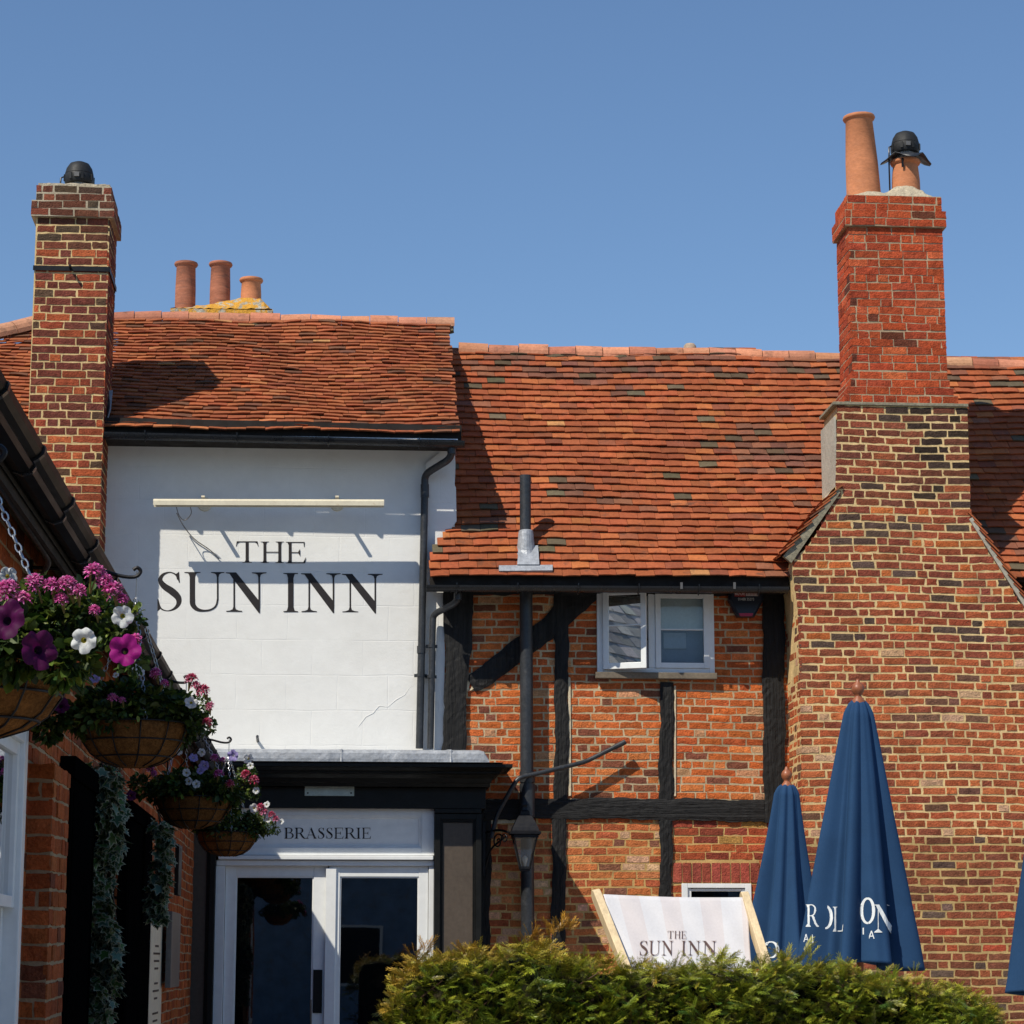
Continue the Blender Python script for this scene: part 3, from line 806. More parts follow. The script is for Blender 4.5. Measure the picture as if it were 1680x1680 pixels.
# chimney behind the ridge with three pots
YB = F+3.4
rc = MB(); m_ = MB()
za = P(360, 506, YB).z
bricks(rc, (0, YB, 0), (1, 0, 0), (0, -1, 0), za-1.2, 16, lambda z: (P(285, 506, YB).x, P(448, 506, YB).x), pal_red)
m_.box(P(285, 506, YB).x+.002, P(448, 506, YB).x-.002, YB+.002, YB+.6, za-2.2, za, MORT)
rear = tag(rc.build('chimney', M['brick'], inn), 'low chimney behind the ridge with three terracotta pots')
m_.build('mortar_core', M['mortar'], rear)
mb = MB(); xs0, xs1 = P(280, 506, YB).x, P(447, 506, YB).x
vs = []; NX = 24; NY = 8
for j in range(NY+1):
    for i in range(NX+1):
        u, v = i/NX, j/NY; e = min(u*1.1, (1-u)*5, v*2.5, (1-v)*2.5, 1)
        top = .07+.11*min(1, u*1.4) if u < .93 else .16
        vs.append((xs0+(xs1-xs0)*u, YB-.06+.7*v, za-.03 + top*min(1, e*1.6+.1)+R.uniform(-.008, .012)))
mb.add(vs, [(j*(NX+1)+i, j*(NX+1)+i+1, (j+1)*(NX+1)+i+1, (j+1)*(NX+1)+i) for j in range(NY) for i in range(NX)])
mb.box(xs0, xs1, YB-.06, YB+.64, za-.08, za-.025)
mb.build('lichened_cap', M['flaunch'], rear)
def pot(c, r0, r1, h, parent, mat='pot', tilt=(0, 0)):
    m2 = MB(); ax = Vector((tilt[0], tilt[1], 1)).normalized()
    m2.lathe([(r0, 0), (r0*.6+r1*.4+.003, h*.45), (r1, h-.05), (r1+.005, h-.045), (r1+.018, h-.04), (r1+.027, h-.022), (r1+.02, h-.004), (r1+.008, h), (r1-.02, h), (r1-.025, h-.2)], c, 32, axis=ax)
    o = m2.build('chimney_pot', M[mat], parent, smooth=True); o.data.set_sharp_from_angle(angle=radians(50)); return o
for (pa, pb, pt, pbm, mt) in ((286, 321, 431, 508, 'pot_dark'), (343, 378, 430, 502, 'pot_dark'), (394, 429, 455, 498, 'pot')):
    cx_ = P((pa+pb)/2, pbm, YB+.28).x; z0_ = P(300, pbm, YB+.28).z-.03; z1_ = P(300, pt, YB+.28).z
    ww = (P(pb, pbm, YB+.28).x-P(pa, pbm, YB+.28).x)/2
    pot((cx_, YB+.28, z0_), ww-.004, ww-.012, z1_-z0_, rear, mt)

mb = MB()
mb.tube([P(a_, b_, F-.013) for a_, b_ in ((588, 1192), (600, 1176), (612, 1170), (622, 1158), (636, 1160), (650, 1148), (664, 1140), (672, 1128), (684, 1122))], [.002, .003, .0035, .003, .002, .0035, .003, .002, .001], 6)
mb.build('filled_crack', M['white'], inn)
# sign light trough (fixed to the wall by two arms)
YT = F-.36
a, b = P(252, 825, YT), P(630, 826, YT)
sl = thing('sign_light', ((a.x+b.x)/2, F, a.z), 'long slim cream trough light fixed above the THE SUN INN lettering', 'light')
mb = MB()
prof = [(-.05, -.028), (-.05, .012), (-.035, .03), (.035, .03), (.05, .012), (.05, -.028), (.042, -.028), (.04, .005), (-.04, .005), (-.042, -.028)]
va = [Vector((a.x, YT+y, a.z+z)) for y, z in prof]; vb = [Vector((b.x, YT+y, b.z+z)) for y, z in prof]
n = len(prof); mb.add(va+vb, [(i, (i+1) % n, (i+1) % n+n, i+n) for i in range(n)]+[tuple(range(n-1, -1, -1)), tuple(range(n, 2*n))])
mb.build('trough', M['cream'], sl)
mb = MB(); mb.tube([a+Vector((.03, 0, -.008)), b+Vector((-.03, 0, -.008))], .012, 8); mb.build('lamp_tube', M['gloss_white'], sl)
for px in (336, 553):
    m2 = MB(); q = P(px, 826, F-.01)
    m2.lathe([(.0, -.01), (.065, -.008), (.06, .008), (0, .02)], (q.x, F-.02, q.z-.01), 20, axis=(0, -1, 0)); m2.box(q.x-.016, q.x+.016, F-.02, YT+.04, q.z+.0, q.z+.014)
    m2.build('support_arm', M['cream'], sl)
mb = MB()
mb.tube(bend([P(289, 830, YT+.05), P(293, 846, YT+.12), P(303, 856, YT+.2), P(315, 843, YT+.15), P(312, 830, YT+.08)], .05), .004, 6)
mb.tube(bend([P(290, 842, YT+.1), P(300, 862, F-.05), P(318, 885, F-.03), P(345, 902, F-.03), P(360, 917, F-.03)], .08), .005, 6)
mb.build('cable', M['steel'], sl)

# ================================================================== TIMBER-FRAMED HOUSE
th = thing('timbered_house', (X(1000), F+1.5, 0), 'orange brick house with black timber framing, red tiled roof and a big external brick chimney', 'house')
bx0, bx1 = X(728, 1100), X(1300, 1100)
mb = MB(); mo = MB()
zE = P(1000, 953, F-OUT).z
hB = .0715
nr = int((zE+.1-.6)/hB)
wx0, wx1, wz0, wz1 = X(979, 1040), X(1171, 1040), Zf(1103), Zf(966)
sx0, sx1, sz1, sz0 = X(1118, 1450), X(1232, 1450), Zf(1449), Zf(1449)-.62
soX0, soX1, soz0, soz1 = X(1103, 1430), X(1246, 1430), Zf(1448), Zf(1414)
zb_ = Zf(1330)
xs_ = X(1096, 1400)
bricks(mb, (0, F, 0), (1, 0, 0), (0, -1, 0), .6, nr, lambda z: (bx0, bx1) if z > zb_ else (bx0, xs_), pal_panel, h=hB, L=.215, joint=.0155, proud=.0045, ero=.5, heads=.22,
       holes=[(wx0, wx1, wz0-.02, wz1+.05)])
bricks(mb, (0, F, 0), (1, 0, 0), (0, -1, 0), zb_-int((zb_-.6)/.073)*.073, int((zb_-.6)/.073), lambda z: (xs_, bx1), pal_lower_right, h=.073, joint=.013, proud=.005, ero=.3,
       holes=[(soX0, soX1, soz0, soz1), (sx0, sx1, sz0, sz1)])
bricks(mb, (0, F, 0), (1, 0, 0), (0, -1, 0), .6, int((zE-.65)/.073), lambda z: (X(1660), X(2480)), pal_stack, h=.073, joint=.016, proud=.0045)
# soldier course over the little window
k = 9; w_ = (soX1-soX0)/k
for i in range(k):
    a_ = soX0+w_*i+.006; b_ = soX0+w_*(i+1)-.006; j1 = R.uniform(-.003, .003)
    mb.add([(a_, F-.009, soz0+.005), (b_, F-.008, soz0+.004), (b_+j1, F-.009, soz1-.005), (a_+j1, F-.008, soz1-.006), (a_, F+.01, soz0+.005), (b_, F+.01, soz0+.004), (b_, F+.01, soz1-.005), (a_, F+.01, soz1-.006)],
           [(0, 1, 2, 3), (1, 0, 4, 5), (3, 2, 6, 7), (0, 3, 7, 4), (2, 1, 5, 6)], jit((.33, .075, .05), .2))
wall = mb.build('wall', M['brick'], th)
def msheet(x0, x1, z0, z1, holes=(), col=MORT):
    xs2 = sorted(set([x0, x1]+[h[0] for h in holes]+[h[1] for h in holes])); zs2 = sorted(set([z0, z1]+[h[2] for h in holes]+[h[3] for h in holes]))
    for a_, b_ in zip(xs2, xs2[1:]):
        for c_, d_ in zip(zs2, zs2[1:]):
            if any(h[0]-1e-6 <= a_ and b_ <= h[1]+1e-6 and h[2]-1e-6 <= c_ and d_ <= h[3]+1e-6 for h in holes): continue
            mo.quad((a_, F, c_), (b_, F, c_), (b_, F, d_), (a_, F, d_), col)
msheet(bx0, bx1, zb_, zE+.15, [(wx0, wx1, wz0, zE+.15)], (.50, .40, .25))
msheet(bx0, bx1, 0, zb_, [(sx0, sx1, sz0, sz1)], MORT_P)
mo.quad((X(1650), F, 0), (X(2480), F, 0), (X(2480), F, zE-.05), (X(1650), F, zE-.05), MORT)
mo.build('mortar_bed', M['mortar'], wall)
mb = MB(); mb.box(bx0, X(2480), F+.35, F+4.3, 0, zE-.05)
mb.build('wall_core', M['dark'], th)

# timbers
def T(name, pts, mat='timber_v', proud=.03, py=None):
    mb = MB(); timber(mb, [(P(a, b, F-proud).x, P(a, b, F-proud).z, c/180) for a, b, c in pts], proud, .02, F)
    mb.build(name, M[mat], th)
zt_ = 960
T('timber_post', [(753, zt_, 52), (752, 1040, 46), (750, 1100, 38), (747, 1160, 36), (744, 1240, 40), (742, 1560, 42)], proud=.05)
T('timber_post', [(922, zt_, 26), (921, 1100, 22), (922, 1200, 23), (921, 1312, 24)])
T('timber_post', [(919, 1342, 24), (917, 1440, 22), (916, 1560, 22)])
T('timber_brace', [(985, 950, 46), (945, 985, 46), (900, 1030, 36), (840, 1075, 36), (800, 1105, 34), (772, 1122, 30)], proud=.026)
T('timber_beam', [(792, 1328, 34), (880, 1327, 32), (1000, 1326, 34), (1254, 1330, 36)], 'timber_h', proud=.036)
T('timber_post', [(1095, 1119, 22), (1094, 1200, 23), (1093, 1312, 24)])
T('timber_post', [(1093, 1344, 22), (1093, 1420, 19), (1092, 1475, 20)])
T('timber_post', [(1270, zt_, 36), (1270, 1100, 36), (1271, 1250, 36), (1271, 1350, 34)], proud=.04)
T('timber_post', [(798, 1342, 18), (797, 1450, 16), (796, 1560, 16)], proud=.03)
T('wall_plate', [(729, 964, 22), (1292, 966, 22)], 'timber_h', proud=.034)
# pale fillets of mortar beside timbers
for pf in ([(932, 1110), (936, 1112), (937, 1305), (933, 1306)], [(1106, 1125), (1109, 1125), (1109, 1306), (1106, 1306)], [(768, 1100), (772, 1115), (768, 1135), (763, 1128)], [(770, 1134), (775, 1124), (850, 1080), (845, 1092)],
           [(786, 1346), (848, 1343), (850, 1350), (800, 1352)]):
    mb = MB(); mb.prism([P(a_, b_, F-.014) for a_, b_ in pf], (0, .012, 0), (.62, .52, .36)); mb.build('mortar_fillet', M['mortar'], th)

# window with an open casement
mb = MB(); yw = F-.03
x0, x1, z0, z1 = wx0, wx1, wz0, wz1
xm0, xm1 = X(1063, 1040), X(1071, 1040)
mb.box(x0, x0+.055, yw, F+.07, z0, z1); mb.box(x1-.05, x1, yw, F+.07, z0, z1); mb.box(xm0, xm1+.02, yw, F+.07, z0+.045, z1-.04)
mb.box(x0+.055, x1-.05, yw+.003, F+.07, z1-.04, z1); mb.box(x0+.055, x1-.05, yw+.003, F+.07, z0, z0+.045)
wf = mb.build('window', M['gloss_white'], th, bevel=.004)
mb = MB(); fx0, fx1 = xm1+.02, x1-.05
def sash(mb, x0, x1, z0, z1, y, st=.045, th_=.035, rail=None):
    rail = rail or st
    mb.box(x0, x0+st, y, y+th_, z0, z1); mb.box(x1-st, x1, y, y+th_, z0, z1)
    mb.box(x0+st, x1-st, y+.002, y+th_-.002, z0, z0+rail); mb.box(x0+st, x1-st, y+.002, y+th_-.002, z1-rail*.8, z1)
sash(mb, fx0, fx1, z0+.045, z1-.04, yw-.012, .05, .04)
mb.box(fx0+.05, fx1-.05, yw+.0, yw+.02, (z0+z1)/2+.01, (z0+z1)/2+.024)
mb.build('fixed_sash', M['gloss_white'], wf, bevel=.003)
mb = MB(); mb.quad((fx0+.05, yw+.012, z0+.09), (fx1-.05, yw+.012, z0+.09), (fx1-.05, yw+.012, z1-.06), (fx0+.05, yw+.012, z1-.06)); mb.build('pane', M['glass3'], wf)
mb = MB(); mb.quad((x0, F+.05, (z0+z1)/2+.02), (x1, F+.05, (z0+z1)/2+.02), (x1, F+.05, z1), (x0, F+.05, z1), (.78, .82, .78)); mb.box(x0, x1, F+.1, F+.12, z0, (z0+z1)/2+.05, (.16, .22, .32))
mb.box(fx0+.09, fx0+.30, F+.08, F+.09, z0+.24, (z0+z1)/2, (.36, .42, .5))  # blue-grey boxes below the blind paint the reflection in the lower pane
mb.build('blind_and_reflection', M['blind_refl'], wf)
mb = MB(); mb.box(x0-.01, x1+.02, F+.3, F+.34, z0-.1, z1+.1); mb.build('room_back', M['dark'], wf)
# casement leaf, hinged on the left, swung outward
hx, hy = X(989, 1040), yw-.015
wd_ = .405; al = radians(20)
ax = Vector((cos(al), -sin(al), 0)); ay = Vector((sin(al), cos(al), 0))
c0 = Vector((hx, hy, 0))
zc0, zc1 = z0+.025, z1-.02
def leafbox(mb, u0, u1, a0_, a1_, t0=-.02, t1=.02):
    mb.obox(c0+ax*(u0+u1)/2+ay*((t0+t1)/2)+Vector((0, 0, (a0_+a1_)/2)), ax*(u1-u0)/2, ay*(t1-t0)/2, Vector((0, 0, (a1_-a0_)/2)))
mb = MB()
leafbox(mb, 0, .05, zc0, zc1); leafbox(mb, wd_-.05, wd_, zc0, zc1); leafbox(mb, .05, wd_-.05, zc0, zc0+.055, -.018, .018); leafbox(mb, .05, wd_-.05, zc1-.045, zc1, -.018, .018)
leafbox(mb, .05, wd_-.05, (zc0+zc1)/2+.03, (zc0+zc1)/2+.044, -.012, .012)
mb.build('open_casement', M['gloss_white'], wf, bevel=.003)
mb = MB(); q = [c0+ax*.05+Vector((0, 0, zc0+.055)), c0+ax*(wd_-.05)+Vector((0, 0, zc0+.055)), c0+ax*(wd_-.05)+Vector((0, 0, zc1-.045)), c0+ax*.05+Vector((0, 0, zc1-.045))]
mb.quad(*q); mb.build('pane', M['glass2'], wf)
mb = MB(); mb.tube([c0+ax*(wd_-.01)+ay*.02+Vector((0, 0, z0+.33)), c0+ax*(wd_-.01)+ay*.06+Vector((0, 0, z0+.29))], .01, 6); mb.build('latch', M['iron'], wf)
mb = MB(); mb.box(x0-.02, x1+.015, F-.075, F+.02, z0-.058, z0-.0); mb.build('sill', M['sill'], wf, bevel=.005)
# little window behind the deck chair
mb = MB(); sash(mb, sx0, sx1, sz0, sz1, F-.02, .055, .07, .05); sash(mb, sx0+.055, sx1-.055, sz0+.05, sz1-.045, F, .035, .04, .03)
w2 = mb.build('window', M['gloss_white'], th, bevel=.004); tag(w2, 'small white window low on the wall behind the deck chair')
mb = MB(); mb.quad((sx0+.08, F+.03, sz0+.05), (sx1-.08, F+.03, sz0+.05), (sx1-.08, F+.03, sz1-.05), (sx0+.08, F+.03, sz1-.05)); mb.build('pane', M['glass'], w2)
mb = MB(); mb.box(sx0, sx1, F+.2, F+.22, sz0, sz1); mb.build('room_back', M['dark'], w2)
# roof
SR = radians(50)
rA = P(704, 949, F-OUT); rB = P(1300, 950, F-OUT)
U2 = Vector((1, 0, (rB.z-rA.z)/(rB.x-rA.x))).normalized(); S2 = Vector((0, cos(SR), sin(SR))); N2 = U2.cross(S2).normalized(); S2 = N2.cross(U2).normalized()
gR = .1
q0 = on_roof(755, 572, rA, N2); q1 = on_roof(1680, 597, rA, N2); q2 = on_roof(1380, 584, rA, N2)
lenA = (q0-rA).dot(S2); lenB = (q1-rA).dot(S2); lenC = (q2-rA).dot(S2)
xend = (P(2500, 800, F)-rA).dot(U2)
sagR = lambda u, v: .014*sin(u*1.3+.5)*sin(v*1.1+.4)+.005*sin(u*3.1-v*2.2)+.012*sin(u*.6+v)
rowsR = int(lenA/gR)
gR = lenA/rowsR
def extR(r):
    v = r*gR
    lim = [(0, 0), (1, 0), (2, .0), (3, .03), (4, .07), (5, .13), (6, .16), (7, .235)]
    a_ = dict(lim).get(r, .235)
    top = lenA if True else 0
    if v > lenB-.02: # ridge falls slightly to the right
        return (a_, max(a_+.1, (lenA-v)/(lenA-lenB+1e-6)*(q1-rA).dot(U2)))
    return (a_, xend)
mb = MB(); tiling(mb, rA, U2, S2, rowsR, gR, extR, tpal_right, tw=.17, th=.016, rough=.0034, sag=sagR, tail=.034)
roofR = mb.build('roof', M['tile'], th)
mb = MB(); bb = rA - N2*.045
mb.add([bb+S2*.02, bb+U2*xend+S2*.02, bb+U2*xend+S2*(lenB-.03), bb+S2*(lenA-.03)+U2*.2, bb+U2*.2+S2*.7], [(0, 1, 2, 3, 4)], (.08, .05, .04))
tq = bb+S2*(lenA-.03)+U2*.2; tq2 = bb+U2*xend+S2*(lenB-.03)
mb.add([tq, tq2, tq2+Vector((0, 2.2, -2.6)), tq+Vector((0, 2.2, -2.6))], [(0, 1, 2, 3)], (.2, .1, .06))
mb.build('roof_deck', M['tile'], th)
mb = MB()
rp = lambda: pick([(5, (.52,.22,.125)), (2, (.44,.17,.10)), (1, (.58,.31,.19))])
def rpt(px, py): return on_roof(px, py, rA, N2)+Vector((0, .05, -.03))
ridge(mb, [rpt(752, 572), rpt(900, 577), rpt(1120, 580), rpt(1380, 588), rpt(1680, 600), rpt(2500, 630)], r=.105, seg=.285, pal=rp, jt=.012)
mb.build('ridge_tiles', M['tile'], roofR)
mb = MB()
for a_, c_ in ((752, 572), (1380, 586)), ((1380, 586), (2500, 632)):
    p0, p1 = on_roof(*a_, rA, N2)+Vector((0, -.04, -.075)), on_roof(*c_, rA, N2)+Vector((0, -.04, -.075))
    mb.tube([p0.lerp(p1, k/40)+Vector((0, R.uniform(-.012, .012), R.uniform(-.012, .012))) for k in range(41)], [R.uniform(.022, .04) for _ in range(41)], 6, col=pick([(1, (.10,.08,.05))]))
mb.build('mossy_bedding', M['mortar'], roofR)
mb = MB(); qv = rpt(1133, 563); mb.lathe([(.07, -.04), (.065, .01), (.045, .035), (0, .045)], qv, 14, col=(.4, .3, .22)); mb.build('ridge_cap', M['mortar'], roofR, smooth=True)
gutter('side_gutter', P(1650, 972, F-OUT-.03), P(2500, 985, F-OUT-.03), th, nb=5)
gutter('gutter', P(699, 961, F-OUT-.03), P(1293, 964, F-OUT-.03), th, nb=6)
mb = MB(); mb.bar(P(705, 952, F-.37), P(1293, 954, F-.37), .02, .15); mb.box(P(705, 957, F).x, bx1, F-.03, F-.36, zE-.03, zE-.05); mb.build('fascia', M['soffit'], th)
pipe_fn('downpipe', PIPE2, .031, th, clips=[P(708, 1060, yp), P(707, 1110, yp)], collars=[(P(751, 974, F-.36), P(751, 984, F-.36))])
# soil pipe through the roof
ysp = F-.13
mb = MB(); bot = P(864, 1560, ysp); tp = P(864, 962, ysp)
sp = pipe_fn('soil_pipe', [P(866, 1570, ysp), P(864, 1200, ysp), P(863, 955, ysp)], .06, th, collars=[(P(865, 1266, ysp), P(865, 1284, ysp)), (P(865, 1286, ysp), P(865, 1340, ysp))])
rb = on_roof(862, 912, rA, N2)
ztp = P(862, 780, rb.y).z
pipe_fn('vent_pipe', [rb-Vector((0, 0, .1)), Vector((rb.x, rb.y, ztp))], .052, th)
m2 = MB(); m2.lathe([(.053, .30), (.066, .29), (.07, .26), (.085, .1), (.13, -.02), (.16, -.12)], (rb.x+.005, rb.y, rb.z-.06), 20)
q = [on_roof(848, 936, rA, N2), on_roof(884, 936, rA, N2), on_roof(882, 905, rA, N2), on_roof(850, 905, rA, N2)]
m2.add([p_+N2*.075 for p_ in q]+[p_+N2*.02 for p_ in q], [(0, 1, 2, 3), (1, 0, 4, 5), (0, 3, 7, 4), (2, 1, 5, 6)])
q = [on_roof(818, 945, rA, N2), on_roof(906, 944, rA, N2), on_roof(906, 935, rA, N2), on_roof(818, 936, rA, N2)]
m2.add([p_+N2*.062 for p_ in q]+[p_+N2*.02 for p_ in q], [(0, 1, 2, 3), (1, 0, 4, 5), (0, 3, 7, 4), (2, 1, 5, 6)])
sf = m2.build('pipe_flashing', M['lead'], th, smooth=False)
# sloping waste pipe
yq = F-.2
wp = bend([P(1026, 1217, F-.12), P(960, 1250, F-.14), P(886, 1268, yq), P(850, 1276, yq-.05), P(834, 1303, yq-.04), P(815, 1337, yq), P(806, 1375, yq)], .05)
pipe_fn('waste_pipe', wp, .021, th, collars=[(P(1026, 1217, F-.12), P(1008, 1226, F-.125)), (P(925, 1259, F-.17), P(918, 1260, F-.175))])

# ---- external chimney stack
YS = F-.60
def xs(px, py): return P(px, py, YS).x
prof_l = [(1150, 1313), (1000, 1309), (930, 1300), (915, 1303), (900, 1322), (870, 1343), (845, 1357), (815, 1371), (790, 1371), (660, 1374)]
prof_r = [(1300, 1760), (1100, 1742), (1010, 1690), (985, 1670), (940, 1645), (900, 1618), (860, 1600), (835, 1592), (800, 1592), (660, 1587)]
PL = [(P(b, a, YS).z, P(b, a, YS).x) for a, b in prof_l]; PR = [(P(b, a, YS).z, P(b, a, YS).x) for a, b in prof_r]
def interp(T_, z):
    T2 = sorted(T_)
    if z <= T2[0][0]: return T2[0][1]
    for (a, b), (c, d) in zip(T2, T2[1:]):
        if z <= c: return b+(d-b)*(z-a)/(c-a+1e-9)
    return T2[-1][1]
hS = .0728
zS1 = P(1480, 666, YS).z
nS = int((zS1-.6)/hS); zS0 = zS1-nS*hS
mb = MB(); mo = MB()
def extS(z): return (interp(PL, z), interp(PR, z))
bricks(mb, (0, YS, 0), (1, 0, 0), (0, -1, 0), zS0, nS, extS, pal_stack, h=hS, L=.222, joint=.0185, proud=.004, ero=.45, heads=.3, wave=.006)
zsh = P(1300, 930, YS).z
nL_ = int((zsh-zS0)/hS)
xl = interp(PL, 1)
bricks(mb, (xl+.004, F+.02, 0), (0, -1, 0), (-1, 0, 0), zS0, nL_, lambda z: (0, F+.02-YS), pal_stack, h=hS, L=.222, joint=.0185, proud=.004, ero=.3, heads=.4)
stk = mb.build('chimney_stack', M['brick'], th)
# mortar body following the silhouette
pts = [(interp(PL, z), z) for z in sorted(set([0]+[a for a, b in PL]))] 
ptr = [(interp(PR, z), z) for z in sorted(set([0]+[a for a, b in PR]), reverse=True)]
poly = [(x, YS, min(z, zS1)) for x, z in pts+ptr]
mo.prism([(x+ (.003 if i < len(pts) else -.003), YS+.0012, z) for i, (x, y_, z) in enumerate(poly)][::-1], (0, .62, 0), MORT)
zq_ = P(1500, 1375, YS).z
mo.quad((interp(PL, 1)+.004, YS+.0002, 0), (interp(PR, 1)-.004, YS+.0002, 0), (interp(PR, 1)-.004, YS+.0002, zq_), (interp(PL, 1)+.004, YS+.0002, zq_), (.50, .35, .15))
mo.build('mortar_core', M['mortar'], stk)
# cement panel on the left cheek + ledge
mb = MB(); ml, zt1, zt2 = interp(PL, P(1371, 740, YS).z), P(1371, 683, YS).z, P(1371, 797, YS).z
mb.box(ml-.012, ml+.006, YS+.01, YS+.62, zt2, zt1)
mb.add([(ml-.01, YS+.02, zt2), (ml-.01, YS+.5, zt2), (ml-.07, YS+.5, zt2-.12), (ml-.06, YS+.02, zt2-.05)], [(0, 1, 2, 3)])
mb.build('cement_panel', M['render'], stk)
# sloping tiled shoulders
def shoulder(p_top, p_bot, sign, n):
    m2 = MB()
    a_ = P(*p_bot, YS-.05); b_ = P(*p_top, YS-.05)
    d = (b_-a_); L_ = d.length; d.normalize(); nn = Vector((-d.z, 0, d.x))*sign
    if nn.z < 0: nn = -nn
    for i in range(n):
        v0 = L_*i/n
        for (ya, yb_) in ((-.028, .13), (.135, .30), (.305, .47), (.475, .66)):
            lo = a_+d*(v0-.01)+nn*(.04+R.uniform(0, .012)); hi = a_+d*(v0+L_/n+.06)+nn*.006
            y0_ = YS+ya+R.uniform(-.015, .01); y1_ = YS+yb_
            t_n = nn*.013
            m2.add([(lo.x, y0_, lo.z), (hi.x, y0_, hi.z), (hi.x, y1_, hi.z), (lo.x, y1_, lo.z), (lo.x-t_n.x, y0_, lo.z-t_n.z), (hi.x-t_n.x, y0_, hi.z-t_n.z), (hi.x-t_n.x, y1_, hi.z-t_n.z), (lo.x-t_n.x, y1_, lo.z-t_n.z)],
                   [(0, 1, 2, 3), (7, 6, 5, 4), (0, 4, 5, 1), (1, 5, 6, 2), (2, 6, 7, 3), (3, 7, 4, 0)], tpal_right(0, 5))
    m2.build('shoulder_tiles', M['tile'], stk)
    m3 = MB(); t2 = nn*.006
    m3.prism([a_+Vector((0, .032, 0))+t2, b_+Vector((0, .032, 0))+t2, b_+Vector((0, .032, 0))-nn*.03, a_+Vector((0, .032, 0))-nn*(.09 if sign < 0 else .035)], (0, .05, 0))
    m3.build('mortar_fillet', M['fillet'] if sign < 0 else M['render'], stk)
shoulder((1376, 803), (1287, 912), -1, 9)
shoulder((1596, 848), (1708, 1024), 1, 12)
# ledge & red upper stack
mb = MB(); zl = zS1
xa1, xb1 = xs(1366, 662), xs(1588, 664)
mb.box(xa1, xb1, YS-.02, YS+.62, zl-.002, zl+.028); mb.build('stone_ledge', M['fillet'], stk, bevel=.006)
mb = MB(); mo = MB(); hR = .0768
z0r = zl+.028
x_l = lambda z: xs(1400, 640)+(xs(1392, 400)-xs(1400, 640))*0
xra, xrb = xs(1399, 600), xs(1555, 600)
ztr = P(1450, 371, YS).z; nrr = int(round((ztr-z0r)/hR)); hR = (ztr-z0r)/nrr
dR = .52
offs = {0: .085, 1: .05, 2: .02}
for k in range(nrr):
    o_ = offs.get(k, 0)+.0
    bricks(mb, (0, YS+.03-o_*.3, 0), (1, 0, 0), (0, -1, 0), z0r+k*hR, 1, lambda z: (xra-o_, xrb+o_), pal_red, h=hR, L=.225, joint=.0115, proud=.004, ero=.12, heads=.12 if k % 5 else .9)
    bricks(mb, (xra-o_, YS+.03+dR, 0), (0, -1, 0), (-1, 0, 0), z0r+k*hR, 1, lambda z: (0, dR+o_*.3), pal_red, h=hR, L=.225, joint=.0115, proud=.004, ero=.12)
    mo.box(xra-o_+.001, xrb+o_-.001, YS+.031-o_*.3, YS+.03+dR, z0r+k*hR, z0r+(k+1)*hR, MORT_D)
zc = z0r+nrr*hR
for k, o_ in enumerate((.03, .03, .0, .0)):
    bricks(mb, (0, YS+.03-o_-.005, 0), (1, 0, 0), (0, -1, 0), zc+k*hR, 1, lambda z: (xra-o_, xrb+o_), pal_red, h=hR, L=.225, joint=.0115, proud=.004, ero=.12)
    bricks(mb, (xra-o_-.005, YS+.03+dR+o_, 0), (0, -1, 0), (-1, 0, 0), zc+k*hR, 1, lambda z: (0, dR+2*o_), pal_red, h=hR, L=.225, joint=.0115, proud=.004, ero=.12)
    mo.box(xra-o_-.003, xrb+o_, YS+.03-o_-.003, YS+.03+dR+o_, zc+k*hR, zc+(k+1)*hR, MORT_D)
red = mb.build('upper_stack', M['brick'], th)
mo.build('mortar_core', M['mortar'], red)
ztp2 = zc+4*hR
mb = MB(); vs = []; NX = 26; NY = 12
for j in range(NY+1):
    for i in range(NX+1):
        u, v = i/NX, j/NY; e = min(u*4, (1-u)*4, v*4, (1-v)*4, 1)
        hh = .03 + .07*math.exp(-((u-.25)/.2)**2) + .12*math.exp(-((u-.72)/.24)**4)
        vs.append((xra+.015+(xrb-xra-.03)*u, YS+.05+(dR-.04)*v, ztp2 + hh*min(1, e)+R.uniform(-.004, .006)))
mb.add(vs, [(j*(NX+1)+i, j*(NX+1)+i+1, (j+1)*(NX+1)+i+1, (j+1)*(NX+1)+i) for j in range(NY) for i in range(NX)])
mb.build('mortar_cap', M['capmortar'], red)
yp_ = YS+.3
pa = P(1417, 305, yp_); pot((pa.x, yp_, ztp2+.03), (P(1446, 305, yp_).x-P(1390, 305, yp_).x)/2, (P(1434, 200, yp_).x-P(1388, 200, yp_).x)/2-.008, P(1412, 191, yp_).z-ztp2-.03, red, 'pot', tilt=(-.035, 0))
pa = P(1486, 292, yp_); zz = ztp2+.10; pot((pa.x, yp_, zz), .135, .118, P(1486, 264, yp_).z-zz, red, 'pot')
cw = P(1486, 262, yp_)
m2 = MB()  # drooping lead hood
vs = []; K = 28
for rr, zf in ((.10, .02), (.17, .0), (.235, 1)):
    for i in range(K):
        a_ = 2*pi*i/K; sq = 1/max(abs(cos(a_)), abs(sin(a_))) if rr > .2 else 1
        vs.append((cw.x+min(rr*sq, .3)*cos(a_+pi/4)*.8, yp_+min(rr*sq, .3)*sin(a_+pi/4)*.8, cw.z+(.02 if zf != 1 else (-.005+.03*cos(4*a_)-.02*abs(sin(2*a_))))))
m2.add(vs, [(j*K+i, j*K+(i+1) % K, (j+1)*K+(i+1) % K, (j+1)*K+i) for j in range(2) for i in range(K)])
o = m2.build('lead_hood', M['pipe'], red, smooth=True)
sm = o.modifiers.new('thick', 'SOLIDIFY'); sm.thickness = .008
cowl((cw.x, yp_, cw.z+.05), red, 1.0, hood=True)
m2 = MB(); m2.box(cw.x-.075, cw.x-.055, yp_-.14, yp_-.13, cw.z-.12, cw.z-.03); m2.build('hood_tag', M['iron'], red)
